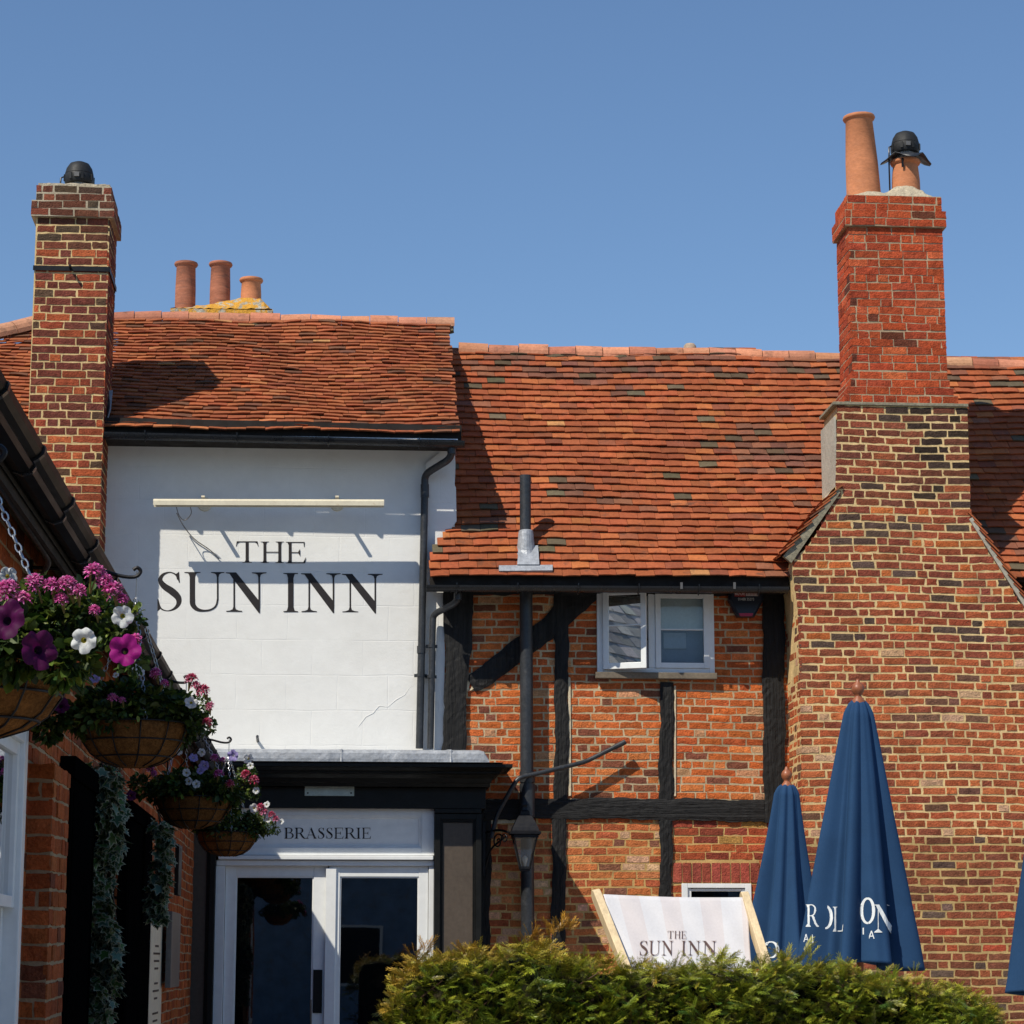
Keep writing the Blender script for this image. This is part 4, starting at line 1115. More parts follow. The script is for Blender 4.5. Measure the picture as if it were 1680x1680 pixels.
# ================================================================== SHOPFRONT (door surround)
YD = F-.34               # door plane
sh = thing('shopfront', (X(540), YD, 0), 'black painted shopfront with lead capping and white BRASSERIE double doors', 'shopfront')
def bxp(mb, pa, pb, ya, yb, col=(1, 1, 1)):
    """box whose front face (at ya) spans two photo-plane corners"""
    a = P(pa[0], pa[1], ya); b = P(pb[0], pb[1], ya)
    mb.box(a.x, b.x, ya, yb, b.z, a.z, col)
xl_ = -1.25
fc = MB()
bxp(fc, (296, 1290), (797, 1327), YD-.10, F+.0)                      # frieze
bxp(fc, (290, 1274), (804, 1291), YD-.17, F)
fc.build('frieze', M['shop_black'], sh, bevel=.004)
mb = MB()
# moulded cornice: profile swept along front and right return
yc = YD-.50
cp = [(0, P(500, 1291, YD-.17).z+.0), (.05, None)]
zA, zB = P(500, 1290, YD-.17).z, P(500, 1251, yc).z
prof = [(.0, zA), (.03, zA+.0), (.045, zA+.03), (.06, zA+.035), (.075, zA+.07), (.12, zA+.10), (.16, zA+.11), (.16, zA+.125), (.22, zA+.15), (.26, zA+.155), (.27, zB-.03), (.30, zB-.028), (.30, zB), (.0, zB)]
xr0 = P(797, 1290, YD-.17).x; xL0 = X(288, 1260, yc)
def cor(o_): return [Vector((xL0, YD-.17-o_, 0)), Vector((xr0+o_*.72, YD-.17-o_, 0)), Vector((xr0+o_*.72, F, 0))]
vs = []
for (o_, z) in prof:
    for c in cor(o_): vs.append((c.x, c.y, z))
K = 3; fs = []
for j in range(len(prof)-1):
    for i in range(2): fs.append((j*K+i, j*K+i+1, (j+1)*K+i+1, (j+1)*K+i))
mb.add(vs, fs); o = mb.build('cornice', M['shop_black'], sh)
mb = MB()
# lead capping with rounded nose and rolled end
za, zb = P(500, 1250, yc+.06).z, P(500, 1229, yc+.10).z
xe = P(803, 1250, yc+.05).x
def leadprof(t): return [(yc+.05, za), (yc+.045, za+.03), (yc+.05, zb-.035), (yc+.075, zb-.01), (yc+.11, zb), (F, zb+.05)]
NL = 60; vs = []
for i in range(NL+1):
    x = xL0 + (xe-xL0)*i/NL
    e = max(0, (x-(xe-.09))/.09)
    for k, (y, z) in enumerate(leadprof(0)):
        zz = za + (z-za)*(math.sqrt(max(0, 1-e*e))*.8+.2)
        vs.append((x, y + .004*sin(x*9)+R.uniform(-.002, .002), zz+R.uniform(-.002, .002)))
mb.add(vs, [(i*6+k, (i+1)*6+k, (i+1)*6+k+1, i*6+k+1) for i in range(NL) for k in range(5)])
mb.add([vs[NL*6+k] for k in range(6)]+[(xe, F, za)], [(0, 6, 5, 4, 3, 2, 1)][::1])
mb.add([(xL0, yc+.0, za+.001), (xe+.12, yc+.0, za+.001), (xe+.12, F, za+.001), (xL0, F, za+.001)], [(0, 1, 2, 3)])
for k in range(2):
    xx = X((560, 740)[k], 1240, yc); mb.tube([(xx, yc+.045, za), (xx, yc+.06, zb-.01), (xx, F, zb+.055)], .012, 8)
mb.build('lead_capping', M['lead'], sh, smooth=False)
# name plate
mb = MB(); bxp(mb, (500, 1282), (581, 1306), YD-.108, YD-.10); pl = mb.build('name_plate', M['plate'], sh, bevel=.003)
for (px, py) in ((505, 1287), (576, 1287), (505, 1301), (576, 1301)):
    mb = MB(); q = P(px, py, YD-.109); mb.lathe([(0, .003), (.006, .002), (.008, 0)], q, 8, axis=(0, -1, 0)); mb.build('screw', M['iron'], pl)
# pilasters
def pilaster(pxa, pxb, lab=None):
    mb = MB(); y = YD-.10
    bxp(mb, (pxa, 1327), (pxb, 1334), y-.01, F)
    x0 = P(pxa, 1400, y).x; x1 = P(pxb, 1400, y).x; zt = P(500, 1334, y).z
    st = .05
    mb.box(x0, x0+st, y, F, 0, zt); mb.box(x1-st, x1, y, F, 0, zt); mb.box(x0+st, x1-st, y+.001, F, zt-.05, zt)
    for d, yy in ((.0, .012), (.014, .022)):
        mb.box(x0+st+d, x0+st+d+.013, y+yy, F-.1, .1, zt-.05-d); mb.box(x1-st-d-.013, x1-st-d, y+yy, F-.1, .1, zt-.05-d)
        mb.box(x0+st+d, x1-st-d, y+yy+.001, F-.1, zt-.063-d, zt-.05-d)
    o = mb.build('pilaster', M['shop_black'], sh, bevel=.003)
    m2 = MB(); m2.box(x0+st+.025, x1-st-.025, y+.034, F-.12, .1, zt-.07); m2.build('pilaster_panel', M['shop_grey'], o)
    return o
pilaster(713, 790); pilaster(297, 354)
# transom panel
mb = MB()
x0, x1 = P(355, 1400, YD-.02).x, P(712, 1400, YD-.02).x
zt, zb = P(500, 1326, YD-.02).z, P(500, 1403, YD-.02).z
ix0, ix1, iz1, iz0 = P(372, 1360, YD).x, P(692, 1360, YD).x, P(500, 1338, YD).z, P(500, 1391, YD).z
y = YD-.03
mb.box(x0, ix0, y, F, zb, zt); mb.box(ix1, x1, y, F, zb, zt); mb.box(ix0, ix1, y+.001, F, iz1, zt); mb.box(ix0, ix1, y+.001, F, zb, iz0)
for d, yy in ((0, .010), (.012, .018)):
    mb.box(ix0+d, ix0+d+.012, y+yy, F, iz0+d, iz1-d); mb.box(ix1-d-.012, ix1-d, y+yy, F, iz0+d, iz1-d); mb.box(ix0+d, ix1-d, y+yy+.001, F, iz1-d-.012, iz1-d); mb.box(ix0+d, ix1-d, y+yy+.001, F, iz0+d, iz0+d+.012)
tr = mb.build('transom', M['gloss_white'], sh, bevel=.002)
mb = MB(); mb.box(ix0, ix1, YD, F, iz0, iz1); mb.build('transom_panel', M['gloss_white'], tr)
mb = MB()
bx_ = [('B', 466, 484), ('R', 485, 505), ('A', 504, 524), ('S', 526, 537), ('S', 540, 551), ('E', 553, 570), ('R', 571, 591), ('I', 590, 597), ('E', 597, 609)]
bx_ = [('B', 466, 482), ('R', 483, 502), ('A', 501, 520), ('S', 521.5, 532.5), ('S', 535, 546), ('E', 548, 563.5), ('R', 565, 584.5), ('I', 584.5, 592), ('E', 593.5, 608.5)]
write_px(mb, [(c, a, b, 1376, 1358) for c, a, b in bx_], YD-.002)
mb.build('lettering', M['letter'], tr)
mb = MB(); bxp(mb, (358, 1403), (711, 1411), YD-.085, F); bxp(mb, (355, 1411), (712, 1421), YD-.05, F)
mb.build('transom_ledge', M['gloss_white'], sh, bevel=.006)
# door frame and doors
zd = P(500, 1421, YD).z
xm = P(534, 1500, YD-.02).x
mb = MB(); mb.box(x0, P(368, 1500, YD-.03).x, YD-.035, F, 0, zd); mb.box(P(703, 1500, YD-.03).x, x1, YD-.035, F, 0, zd)
mb.box(x0, x1, YD-.006, F-.02, zd-.002, zd+.02); mb.build('door_frame', M['gloss_white'], sh, bevel=.004)
def door(pa, pb, ga, gb, y, nm):
    m2 = MB(); a, b = P(pa, 1500, y).x, P(pb, 1500, y).x; g0, g1 = P(ga, 1500, y).x, P(gb, 1500, y).x; gz = P(500, 1438, y).z
    m2.box(a, g0, y, y+.045, .02, zd); m2.box(g1, b, y, y+.045, .02, zd); m2.box(g0, g1, y+.002, y+.043, gz, zd); m2.box(g0, g1, y+.002, y+.043, .02, .35)
    for (u0, u1, v0, v1) in ((g0, g0+.012, .35, gz), (g1-.012, g1, .35, gz), (g0+.012, g1-.012, gz-.012, gz)):
        m2.box(u0, u1, y+.01, y+.03, v0, v1)
    o = m2.build('door', M['gloss_white'], sh, bevel=.003); tag(o, nm)
    m2 = MB(); m2.quad((g0, y+.022, .35), (g1, y+.022, .35), (g1, y+.022, gz), (g0, y+.022, gz)); m2.build('pane', M['glass'], o)
    return o
dl = door(369, 537, 386, 514, YD+.01, 'left leaf with black finger plate')
dr = door(539, 702, 557, 687, YD-.015, None)
mb = MB(); bxp(mb, (514, 1591), (528, 1662), YD-.002, YD+.012); mb.build('finger_plate', M['shop_black'], dl, bevel=.002)
mb = MB(); mb.tube([P(510, 1640, YD-.03), P(510, 1720, YD-.03)], .008, 8); mb.build('handle', M['steel'], dl)
mb = MB(); bxp(mb, (535, 1424), (548, 1700), YD-.035, YD-.01); mb.build('meeting_bead', M['gloss_white'], dr, bevel=.002)
mb = MB(); mb.box(x0, x1, F-.06, F-.05, 0, zd); mb.build('dark_interior', M['dark'], sh)
mb = MB(); mb.box(x1-.0, xr0, F-.12, F, 0, P(500, 1330, YD).z); mb.build('return_panel', M['shop_black'], sh)

# ================================================================== YARD BUILDING ON THE LEFT
XW = -1.25
YN, YF = 5.45, YD-.11
zSof = 3.14
yb_ = thing('yard_building', (XW-2, 13, 0), 'low brick side building in shade along the left, black gutter and slate roof', 'building')
def lx(px, py, Xp=XW): return PX(px, py, Xp)
dAa, dAb = lx(111, 1500, XW+.06).y, lx(150, 1500, XW+.06).y
dBa, dBb = lx(208, 1500, XW+.06).y, lx(247, 1500, XW+.06).y
hA = lx(118, 1246, XW+.06).z
wA, wB = 7.4, lx(44, 1300, XW+.045).y     # window along the wall
wzt = lx(45, 1196).z; wzb = .75
pA, pB = lx(46, 1300, XW).y, lx(111, 1300, XW+.1).y
mb = MB(); mo = MB()
nY = int((3.36-.2)/.075)
hs = [(YF-dBa-.0, YF-dAb, -.1, hA), (YF-wB, YF-wA, wzb, wzt)]
bricks(mb, (XW, YF, 0), (0, -1, 0), (1, 0, 0), .2, nY, lambda z: (0, YF-YN), pal_yard, proud=.005, L=.222, holes=[(YF-dBa, YF-dAb, -.1, hA), (YF-wB, YF-wA, wzb, wzt)])
# projecting brick pier
py0 = lx(83, 1400, XW+.1).y; py1 = lx(110, 1400, XW+.1).y
npier = int((hA-.2)/.075)
bricks(mb, (XW+.10, py1, 0), (0, -1, 0), (1, 0, 0), .2, npier, lambda z: (0, py1-py0), pal_yard, proud=.005)
bricks(mb, (XW, py0, 0), (1, 0, 0), (0, -1, 0), .2, npier, lambda z: (0, .10), pal_yard, proud=.005)
wl = mb.build('wall', M['brick'], yb_)
for (a, b, c, d) in ((YN, wA, 0, 3.35), (wA, wB, wzt, 3.35), (wA, wB, 0, wzb), (wB, dAb, 0, 3.35), (dAb, dBa, hA, 3.35), (dBa, YF, 0, 3.35)):
    mo.quad((XW, b, c), (XW, a, c), (XW, a, d), (XW, b, d), (.36, .27, .17))
mo.box(XW, XW+.0995, py0+.001, py1, 0, .2+npier*.075-.078, (.36, .27, .17))
mo.build('mortar_bed', M['mortar'], wl)
mb = MB(); mb.box(XW-.5, XW-.3, YN, YF, 0, 3.1); mb.quad((XW-.3, YN, 0), (XW, YN, 0), (XW, YN, 3.2), (XW-.3, YN, 3.2)); mb.build('wall_core', M['dark'], yb_)
# sash window
mb = MB()
xf = XW+.015
mb.box(XW-.05, xf+.03, wB-.09, wB-.002, wzb, wzt); mb.box(XW-.05, xf+.03, wA, wA+.09, wzb, wzt); mb.box(XW-.05, xf+.028, wA+.09, wB-.09, wzt-.09, wzt); mb.box(XW-.05, xf+.05, wA-.03, wB+.02, wzb-.04, wzb+.03)
yw_ = mb.build('window', M['gloss_white'], yb_, bevel=.005)
mb = MB(); zm = lx(20, 1478).z
def ssash(mb, xx, a, b, c, d):
    mb.box(xx-.035, xx, a, a+.05, c, d); mb.box(xx-.035, xx, b-.05, b, c, d); mb.box(xx-.033, xx-.002, a+.05, b-.05, c, c+.045); mb.box(xx-.033, xx-.002, a+.05, b-.05, d-.05, d)
ssash(mb, xf+.01, wA+.09, wB-.09, zm-.03, wzt-.09); ssash(mb, xf-.03, wA+.09, wB-.09, wzb+.03, zm+.02)
mb.build('sash', M['gloss_white'], yw_, bevel=.003)
mb = MB()
for xx, c, d in ((xf-.01, zm, wzt-.14), (xf-.05, wzb+.07, zm)): mb.quad((xx, wB-.14, c), (xx, wA+.14, c), (xx, wA+.14, d), (xx, wB-.14, d))
mb.build('pane', M['glass'], yw_)
# black door casings and doors
def casing(a, b, xo=.06):
    mb = MB(); mb.box(XW, XW+xo, a, b, 0, hA+.0); mb.box(XW, XW+xo+.015, a-.01, b+.01, hA-.08, hA+.02)
    w3 = (b-a); mb.box(XW+xo, XW+xo+.006, a+.05, a+.08, .3, hA-.14); mb.box(XW+xo, XW+xo+.006, b-.08, b-.05, .3, hA-.14)
    return mb.build('door_casing', M['casing'], yb_, bevel=.004)
casing(dAa+.01, dAb+.02); casing(dBa, dBb)
mb = MB(); mb.box(XW-.2, XW-.15, dAb, dBa, 0, hA); mb.box(XW-.15, XW+.06, dAb, dBa, hA-.10, hA-.001)
mb.box(XW-.15, XW-.13, dAb+.1, dAb+.8, .2, 2.0); mb.box(XW-.15, XW-.13, dBa-.75, dBa-.1, .2, 2.0)
mb.build('door', M['casing'], yb_, bevel=.004)
# gutter, fascia, soffit
mb = MB()
gp = [(x-.064, 3.235-(3.275-z)*.72) for x, z in [(-1.01, 3.21), (-.995, 3.155), (-.965, 3.14), (-.935, 3.152), (-.925, 3.175), (-.935, 3.20), (-.915, 3.215), (-.90, 3.235), (-.895, 3.265), (-.905, 3.27), (-.92, 3.25)]]
ya, ybk = YN, YF-.35
vs = [(x, y, z) for y in (ya, ybk) for x, z in gp]; n = len(gp)
mb.add(vs, [(i, i+1, i+1+n, i+n) for i in range(n-1)]+[tuple(range(n)), tuple(range(2*n-1, n-1, -1))])
gt = mb.build('gutter', M['gutter'], yb_)
y = 5.85
while y < ybk:
    m2 = MB()
    pth = [Vector((x+.004, y, z-.003)) for x, z in gp[1:10]]
    for p_, q_ in zip(pth, pth[1:]): m2.bar(p_, q_, .008, .03, up=(0, 1, 0))
    m2.build('gutter_strap', M['black'], gt)
    y += .87
mb = MB(); mb.box(-1.095, -1.08, YN, YF, 3.10, 3.22); mb.build('fascia', M['soffit'], yb_)
mb = MB(); mb.prism([(XW-.02, YN, 3.36), (-1.07, YN, 3.13), (-1.07, YN, 3.15), (XW-.02, YN, 3.39)], (0, YF-YN, 0)); mb.build('soffit', M['soffit'], yb_)
mb = MB(); mb.tube(bend([(-1.10, 5.6, 3.12), (-1.12, 9.2, 3.12), (-1.2, 9.5, 3.10), (-1.225, 9.8, 2.9), (-1.225, 10.4, 2.86), (-1.225, 12, 2.86)], .15), .012, 8); mb.build('cable_conduit', M['pipe'], yb_, smooth=True)
mb = MB()
SP = radians(50)
tp = lambda u, r: pick([(5, (.42, .41, .37)), (3, (.27, .27, .26)), (2, (.52, .50, .44))])
tiling(mb, (-1.0, YN, 3.236), (0, 1, 0), (-cos(SP), 0, sin(SP)), 30, .24, lambda r: (0, YF-YN-.3), tp, tw=.30, th=.008, rough=.003, tail=.014)
mb.build('roof', M['tile'], yb_)
mb = MB(); s0 = Vector((-1.03, YN, 3.214)); e0 = s0+Vector((-cos(SP), 0, sin(SP)))*7.2
mb.add([s0, (s0.x, YF-.3, s0.z), (e0.x, YF-.3, e0.z), e0], [(3, 2, 1, 0)], (.1, .1, .1))
mb.add([e0, (e0.x, YF-.3, e0.z), (e0.x-4.6, YF-.3, 3.2), (e0.x-4.6, YN, 3.2)], [(0, 1, 2, 3)], (.1, .1, .1))
mb.build('roof_deck', M['tile'], yb_)

def single(name, mb, mat, label, cat, group=None, bevel=0, smooth=False, kind=None):
    v = np.array(mb.v); o3 = ((v[:, 0].min()+v[:, 0].max())/2, (v[:, 1].min()+v[:, 1].max())/2, v[:, 2].min())
    return tag(mb.build(name, mat, None, smooth, bevel, origin=o3), label, cat, group, kind)
# things on the left wall
mb = MB(); a = lx(248, 1518, XW+.03); b = lx(268, 1518, XW+.03)
nb_ = thing('notice_board', (XW, a.y, .9), 'narrow cream printed notice board hanging beside the further ivy', 'notice')
mb.box(XW+.01, XW+.03, a.y, b.y, .9, a.z+.02); mb.build('board', M['cream'], nb_)
mb = MB()
for k in range(12):
    z = a.z-.14-k*.05; w_ = R.uniform(.3, .8)
    if k in (4, 8): continue
    mb.box(XW+.0305, XW+.0315, (a.y+b.y)/2-w_*.4, (a.y+b.y)/2+w_*.4, z, z+.014)
mb.build('lines_of_print', M['letter'], nb_)
mb = MB(); a = lx(283, 1495, XW+.10); b = lx(297, 1495, XW+.10); zb = lx(290, 1619, XW+.1).z
mb.box(XW+.06, XW+.10, a.y, b.y, zb, a.z)
m_ = single('door_plate', mb, M['steel'], 'tall brushed steel plate on the wall just left of the black shopfront pilaster', 'metal plate', bevel=.004)
mb = MB(); a = lx(292, 1385, XW+.08); b = lx(297, 1385, XW+.08); mb.box(XW+.06, XW+.09, a.y, b.y, lx(294, 1470, XW+.08).z, a.z)
single('sign_strip', mb, M['shop_black'], 'slim dark strip on the wall above the steel plate', 'strip', bevel=.003)

# ================================================================== LANTERN
lc = P(861, 1425, F-.52); LXc, LYc = lc.x, F-.52
zl_ = lambda py: P(861, py, LYc).z
lan = thing('lantern', (LXc, LYc, zl_(1426)), 'black carriage lantern with four glass panes hanging on a scrolled bracket by the shopfront', 'lantern')
zt_, zbm = zl_(1372), zl_(1424)
rt_, rb_ = (P(880, 1372, LYc).x-P(842, 1372, LYc).x)/2, .042
mb = MB()
def sq(r, z): return [Vector((LXc+sx*r, LYc+sy*r, z)) for sx, sy in ((-1, -1), (1, -1), (1, 1), (-1, 1))]
t4, b4 = sq(rt_, zt_), sq(rb_, zbm)
for i in range(4):
    mb.bar(b4[i], t4[i], .012, .012, up=(1, 0, 0)); mb.bar(t4[i], t4[(i+1) % 4], .022, .03); mb.bar(b4[i], b4[(i+1) % 4], .016, .02)
mb.obox((LXc, LYc, zbm-.012), (rb_, 0, 0), (0, rb_, 0), (0, 0, .012)); mb.build('frame', M['iron'], lan)
for i in range(4):
    m2 = MB(); m2.quad(b4[i], b4[(i+1) % 4], t4[(i+1) % 4], t4[i]); m2.build('pane', M['glass3'], lan)
mb = MB(); zr = zt_+.015; rr = rt_+.032
mb.lathe([(rr*1.41, zr-.0), (rr*1.41, zr+.02), (rr*1.25, zr+.03), (rr*1.15, zr+.06), (rr*.85, zr+.12), (rr*.6, zr+.16), (rr*.42, zr+.175), (rr*.42, zr+.20), (.03, zr+.215), (.022, zr+.24), (.034, zr+.26), (.02, zr+.285), (.004, zr+.33), (0, zr+.335)],
         (LXc, LYc, 0), 4, a0=pi/4, a1=pi/4+2*pi)
mb.build('lantern_roof', M['iron'], lan, bevel=.003)
mb = MB(); mb.lathe([(0, -.02), (.012, -.02), (.014, .01), (.024, .04), (.024, .06), (.0, .08)], (LXc, LYc, zbm+.03), 14); mb.build('bulb', M['gloss_white'], lan, smooth=True)
xb_ = P(795, 1380, F-.1).x
mb = MB()
mb.box(xb_-.02, xb_+.005, F-.14, F-.06, zl_(1425)-.05, zl_(1345))
zk = zl_(1370)
mb.tube(bend([(xb_, F-.1, zk+.04), (xb_+.12, F-.3, zk+.06), (LXc-rr, LYc, zk+.02)], .1), .011, 8)
def scroll(c, r, turns, a0, dirv, s=1):
    return [c + dirv*(r*(1-k/30*.8)*cos(a0+s*k/30*turns*2*pi)) + Vector((0, 0, r*(1-k/30*.8)*sin(a0+s*k/30*turns*2*pi))) for k in range(31)]
dv = Vector((LXc-xb_, LYc-F+.1, 0)).normalized()
mb.tube(scroll(Vector((xb_+.11, F-.27, zk-.045)), .075, 1.4, 0, dv), .007, 6)
mb.tube(scroll(Vector((LXc-rr*1.3, LYc+.06, zk-.03)), .045, 1.3, pi, dv, -1), .006, 6)
mb.tube(bend([(xb_, F-.1, zl_(1425)), (xb_+.05, F-.16, zk-.1), (xb_+.18, F-.36, zk-.0)], .08), .009, 6)
mb.build('bracket', M['iron'], lan)

# ================================================================== ALARM BOX
yA = F-.07
al_ = thing('alarm_box', (X(1224), F, Zf(1012)), 'dark triangular alarm box with red and white strip under the right eaves', 'alarm box')
pts = [(1198, 962), (1250, 962), (1253, 984), (1238, 1012), (1210, 1012), (1195, 984)]
mb = MB(); fr = [P(a, b, yA) for a, b in pts]; c = sum(fr, Vector())/6
f2 = [c+(p_-c)*.86+Vector((0, -.025, 0)) for p_ in fr]; bk = [Vector((p_.x, F, p_.z)) for p_ in fr]
f2 = f2[::-1]; fr = fr[::-1]; bk = bk[::-1]
mb.add(f2+fr+bk, [tuple(range(6))]+[(i+6, (i+1) % 6+6, (i+1) % 6, i) for i in range(6)]+[(i+12, (i+1) % 6+12, (i+1) % 6+6, i+6) for i in range(6)], (.015, .02, .035))
o = mb.build('housing', M['attr_gloss'], al_); 
mb = MB(); y_ = yA-.0265
def rc_(px0, px1, py0, py1, col, yy):
    a = P(px0, py0, yy); b = P(px1, py1, yy); mb.quad((a.x, yy, b.z), (b.x, yy, b.z), (b.x, yy, a.z), (a.x, yy, a.z), col)
rc_(1205, 1223, 969, 979, (.30, .02, .02), y_); rc_(1223.5, 1244, 969, 978, (.55, .5, .5), y_)
a, b, c, d = P(1212, 1006, y_), P(1236, 1006, y_), P(1234, 1011, y_), P(1214, 1011, y_); mb.quad(d, c, b, a, (.4, .02, .07))
mb.build('coloured_strip', M['attr_gloss'], al_)
def small_text(s, px, py, hpx, Y, col_m, parent, wpx=None):
    cu = bpy.data.curves.new('t', 'FONT'); cu.body = s; cu.size = 1; cu.align_x = 'LEFT'
    ob = bpy.data.objects.new('t', cu); COL.objects.link(ob)
    dg = bpy.context.evaluated_depsgraph_get(); me = bpy.data.meshes.new_from_object(ob.evaluated_get(dg))
    bpy.data.objects.remove(ob)
    V = np.array([v.co[:] for v in me.vertices]); fs = [tuple(p.vertices) for p in me.polygons]
    V -= [V[:, 0].min(), V[:, 1].min(), 0]; W_, H_ = V[:, 0].max(), V[:, 1].max()
    a = P(px, py, Y); b = P(px+wpx, py-hpx, Y)
    mb = MB(); mb.add([(a.x+v[0]/W_*(b.x-a.x), Y, a.z+v[1]/H_*(b.z-a.z)) for v in V], fs)
    return mb.build('lettering', col_m, parent)
small_text('BALMORE', 1206, 976.5, 5, y_-.0006, M['print'], al_, 16)
small_text('SYSTEMS', 1225, 976.5, 5.5, y_-.0006, mk('red_print', (.35, .02, .02), bump=0), al_, 18)
small_text('01488 35273', 1211, 985, 4, y_-.0006, M['print'], al_, 26)
mb = MB(); 
for px in (1205, 1118):
    q = P(px, 958, F-OUT-.1); mb = MB(); mb.box(q.x-.01, q.x+.012, q.y-.0, q.y+.01, q.z-.045, q.z+.015)
    mb.build('gutter_clip', M['steel'], th)

# ================================================================== PARASOLS
def parasol(px_top, py_top, Y, hw_bot, py_bot, seed, label, tilt=0.0, wtop=.075, text=None, hemlift=0, twist=.35, pw=.92):
    rr = random.Random(seed)
    top = P(px_top, py_top, Y); zb = P(px_top, py_bot, Y).z
    H = top.z-zb
    root = thing('parasol', (top.x, Y, 0), label, 'parasol', 'folded blue parasols beyond the hedge')
    A = [(7, .26, rr.uniform(0, 6), .3), (5, .16, rr.uniform(0, 6), -.5), (12, .07, rr.uniform(0, 6), .4), (19, .02, rr.uniform(0, 6), .6), (3, .05, rr.uniform(0, 6), .2)]
    def rad(a, t):   # t 0 top -> 1 bottom
        R0 = wtop*.9 + (hw_bot-wtop*.9)*(t**pw)
        if t < .05: R0 *= (.55 + .45*math.sqrt(min(1, t/.05)))
        k = .45+.75*t
        f_ = 0
        for (n, am, ph, tw_) in A:
            q = sin(n*a+ph+tw_*twist*t*4); f_ += am*k*(q if q > -.85 else -.85)
        return R0*(1+f_)/(1.0+.16*k)
    def pt(a, t, off=0):
        r = rad(a, t)+off
        z = top.z - H*t
        if t > .93: z += hemlift*sin(a*2+seed)*(t-.93)/.07
        return Vector((top.x+tilt*t+r*cos(a), Y+r*sin(a)*.85, z))
    NA, NT = 180, 80
    V = np.array([pt(2*pi*i/NA, j/NT)[:] for j in range(NT+1) for i in range(NA)])
    Fc = np.array([(j*NA+i, (j+1)*NA+i, (j+1)*NA+(i+1) % NA, j*NA+(i+1) % NA) for j in range(NT) for i in range(NA)])[:, ::-1]
    cn = build_np('canopy', V, Fc, np.ones((len(Fc), 3)), M['canvas'], root, smooth=True)
    so = cn.modifiers.new('cloth', 'SOLIDIFY'); so.thickness = .004; so.offset = -1
    mb = MB(); mb.tube([(top.x+tilt, Y, .0), (top.x+tilt*.6, Y, zb+.3), (top.x, Y, top.z-.02)], .024, 14); mb.lathe([(.0, 0), (.3, 0), (.3, .05), (.05, .08), (.04, .3), (0, .3)], (top.x+tilt, Y, 0), 24)
    mb.build('pole', M['ball'], root, smooth=True)
    mb = MB()
    for k in range(8):
        a = k*pi/4; mb.bar((top.x+.03*cos(a), Y+.03*sin(a), top.z-.05), (top.x+tilt+.06*cos(a), Y+.06*sin(a), zb+.12), .018, .018)
    mb.build('folded_ribs', M['ball'], root)
    mb = MB(); mb.lathe([(.045, -.03), (.048, .0), (.03, .02), (.022, .035), (.03, .045), (.042, .065), (.045, .085), (.036, .11), (.016, .128), (.014, .14), (.008, .15), (0, .152)], (top.x, Y, top.z), 20)
    mb.build('finial', M['ball'], root, smooth=True)
    if text:
        mb = MB()
        for (font, items) in text:
            for (ch, xa, xb, pyb, pyt) in items:
                wd, fs = glyph_faces(ch, font)
                for k, poly in fs:
                    # refine the outline so that it drapes
                    q = []
                    for i in range(len(poly)):
                        p0, p1 = poly[i], poly[(i+1) % len(poly)]
                        q.append((p0, p1))
                    bm = bmesh.new(); vv = [bm.verts.new((a_[0], a_[1], 0)) for a_, _ in q]
                    try: bm.faces.new(vv)
                    except ValueError: bm.free(); continue
                    bmesh.ops.triangulate(bm, faces=bm.faces[:])
                    for it in range(3):
                        ed = [e for e in bm.edges if e.calc_length() > .09]
                        if ed: bmesh.ops.subdivide_edges(bm, edges=ed, cuts=1); bmesh.ops.triangulate(bm, faces=bm.faces[:])
                    bm.verts.index_update(); pts = []
                    for v in bm.verts:
                        px = xa+(xb-xa)*v.co.x/wd; pyy = pyb+(pyt-pyb)*v.co.y
                        tgt = P(px, pyy, Y-hw_bot*.7); t = (top.z-tgt.z)/H; xx = tgt.x-top.x-tilt*t
                        # angle on the front side whose surface has that x
                        best = None; cand = []
                        for q_ in range(0, 161):
                            a_ = -pi+.02+(pi-.04)*q_/160; s_ = pt(a_, t); cand.append((abs(proj(s_)[0]-px), a_, s_.y))
                        mn = min(cand)[0]; ok = [c_ for c_ in cand if c_[0] < max(1.8, mn+.5)]
                        best = min(ok, key=lambda c_: c_[2])[:2]; best = (best[0], best[1])
                        lo_, hi_ = best[1]-.03, best[1]+.03
                        for q_ in range(13):
                            a_ = lo_+(hi_-lo_)*q_/12; e_ = abs(proj(pt(a_, t))[0]-px)
                            if e_ < best[0]: best = (e_, a_)
                        pts.append(pt(best[1], t, .009+.0005*k))
                    mb.add(pts, [tuple(v.index for v in f.verts)[::1] for f in bm.faces]); bm.free()
        mb.build('lettering', M['print'], root)
    return root
pxm = lambda px, py, Y, w_: w_
parasol(1408, 1150, 16.0, .352, 1586, 11, 'large folded navy blue parasol, middle one, with ON lettering on its right side', wtop=.082, tilt=-.055, hemlift=.03,
        text=[(GB, [('R', 1324, 1346, 1520, 1483), ('O', 1344, 1368, 1524, 1484), ('L', 1368, 1384, 1528, 1487), ('O', 1411, 1435, 1516, 1472), ('N', 1433, 1466, 1530, 1484)]),
              (SANS, [('A', 1320, 1329, 1545, 1532), ('L', 1334, 1340, 1546, 1533), ('I', 1346, 1348, 1548, 1535), ('I', 1415, 1417, 1533, 1522), ('A', 1424, 1434, 1540, 1527)])])
parasol(1291, 1288, 19.2, .29, 1590, 5, 'smaller folded navy blue parasol just left of the large one', wtop=.095, tilt=-.06, twist=.5, pw=1.12,
        text=[(GB, [('D', 1222, 1239, 1570, 1544), ("'", 1243, 1250, 1570, 1540), ('O', 1252, 1279, 1572, 1544)])])
parasol(1742, 1160, 14.5, .36, 1640, 8, 'folded blue parasol cut off by the right edge of the picture', wtop=.08, tilt=-.02, hemlift=.05)

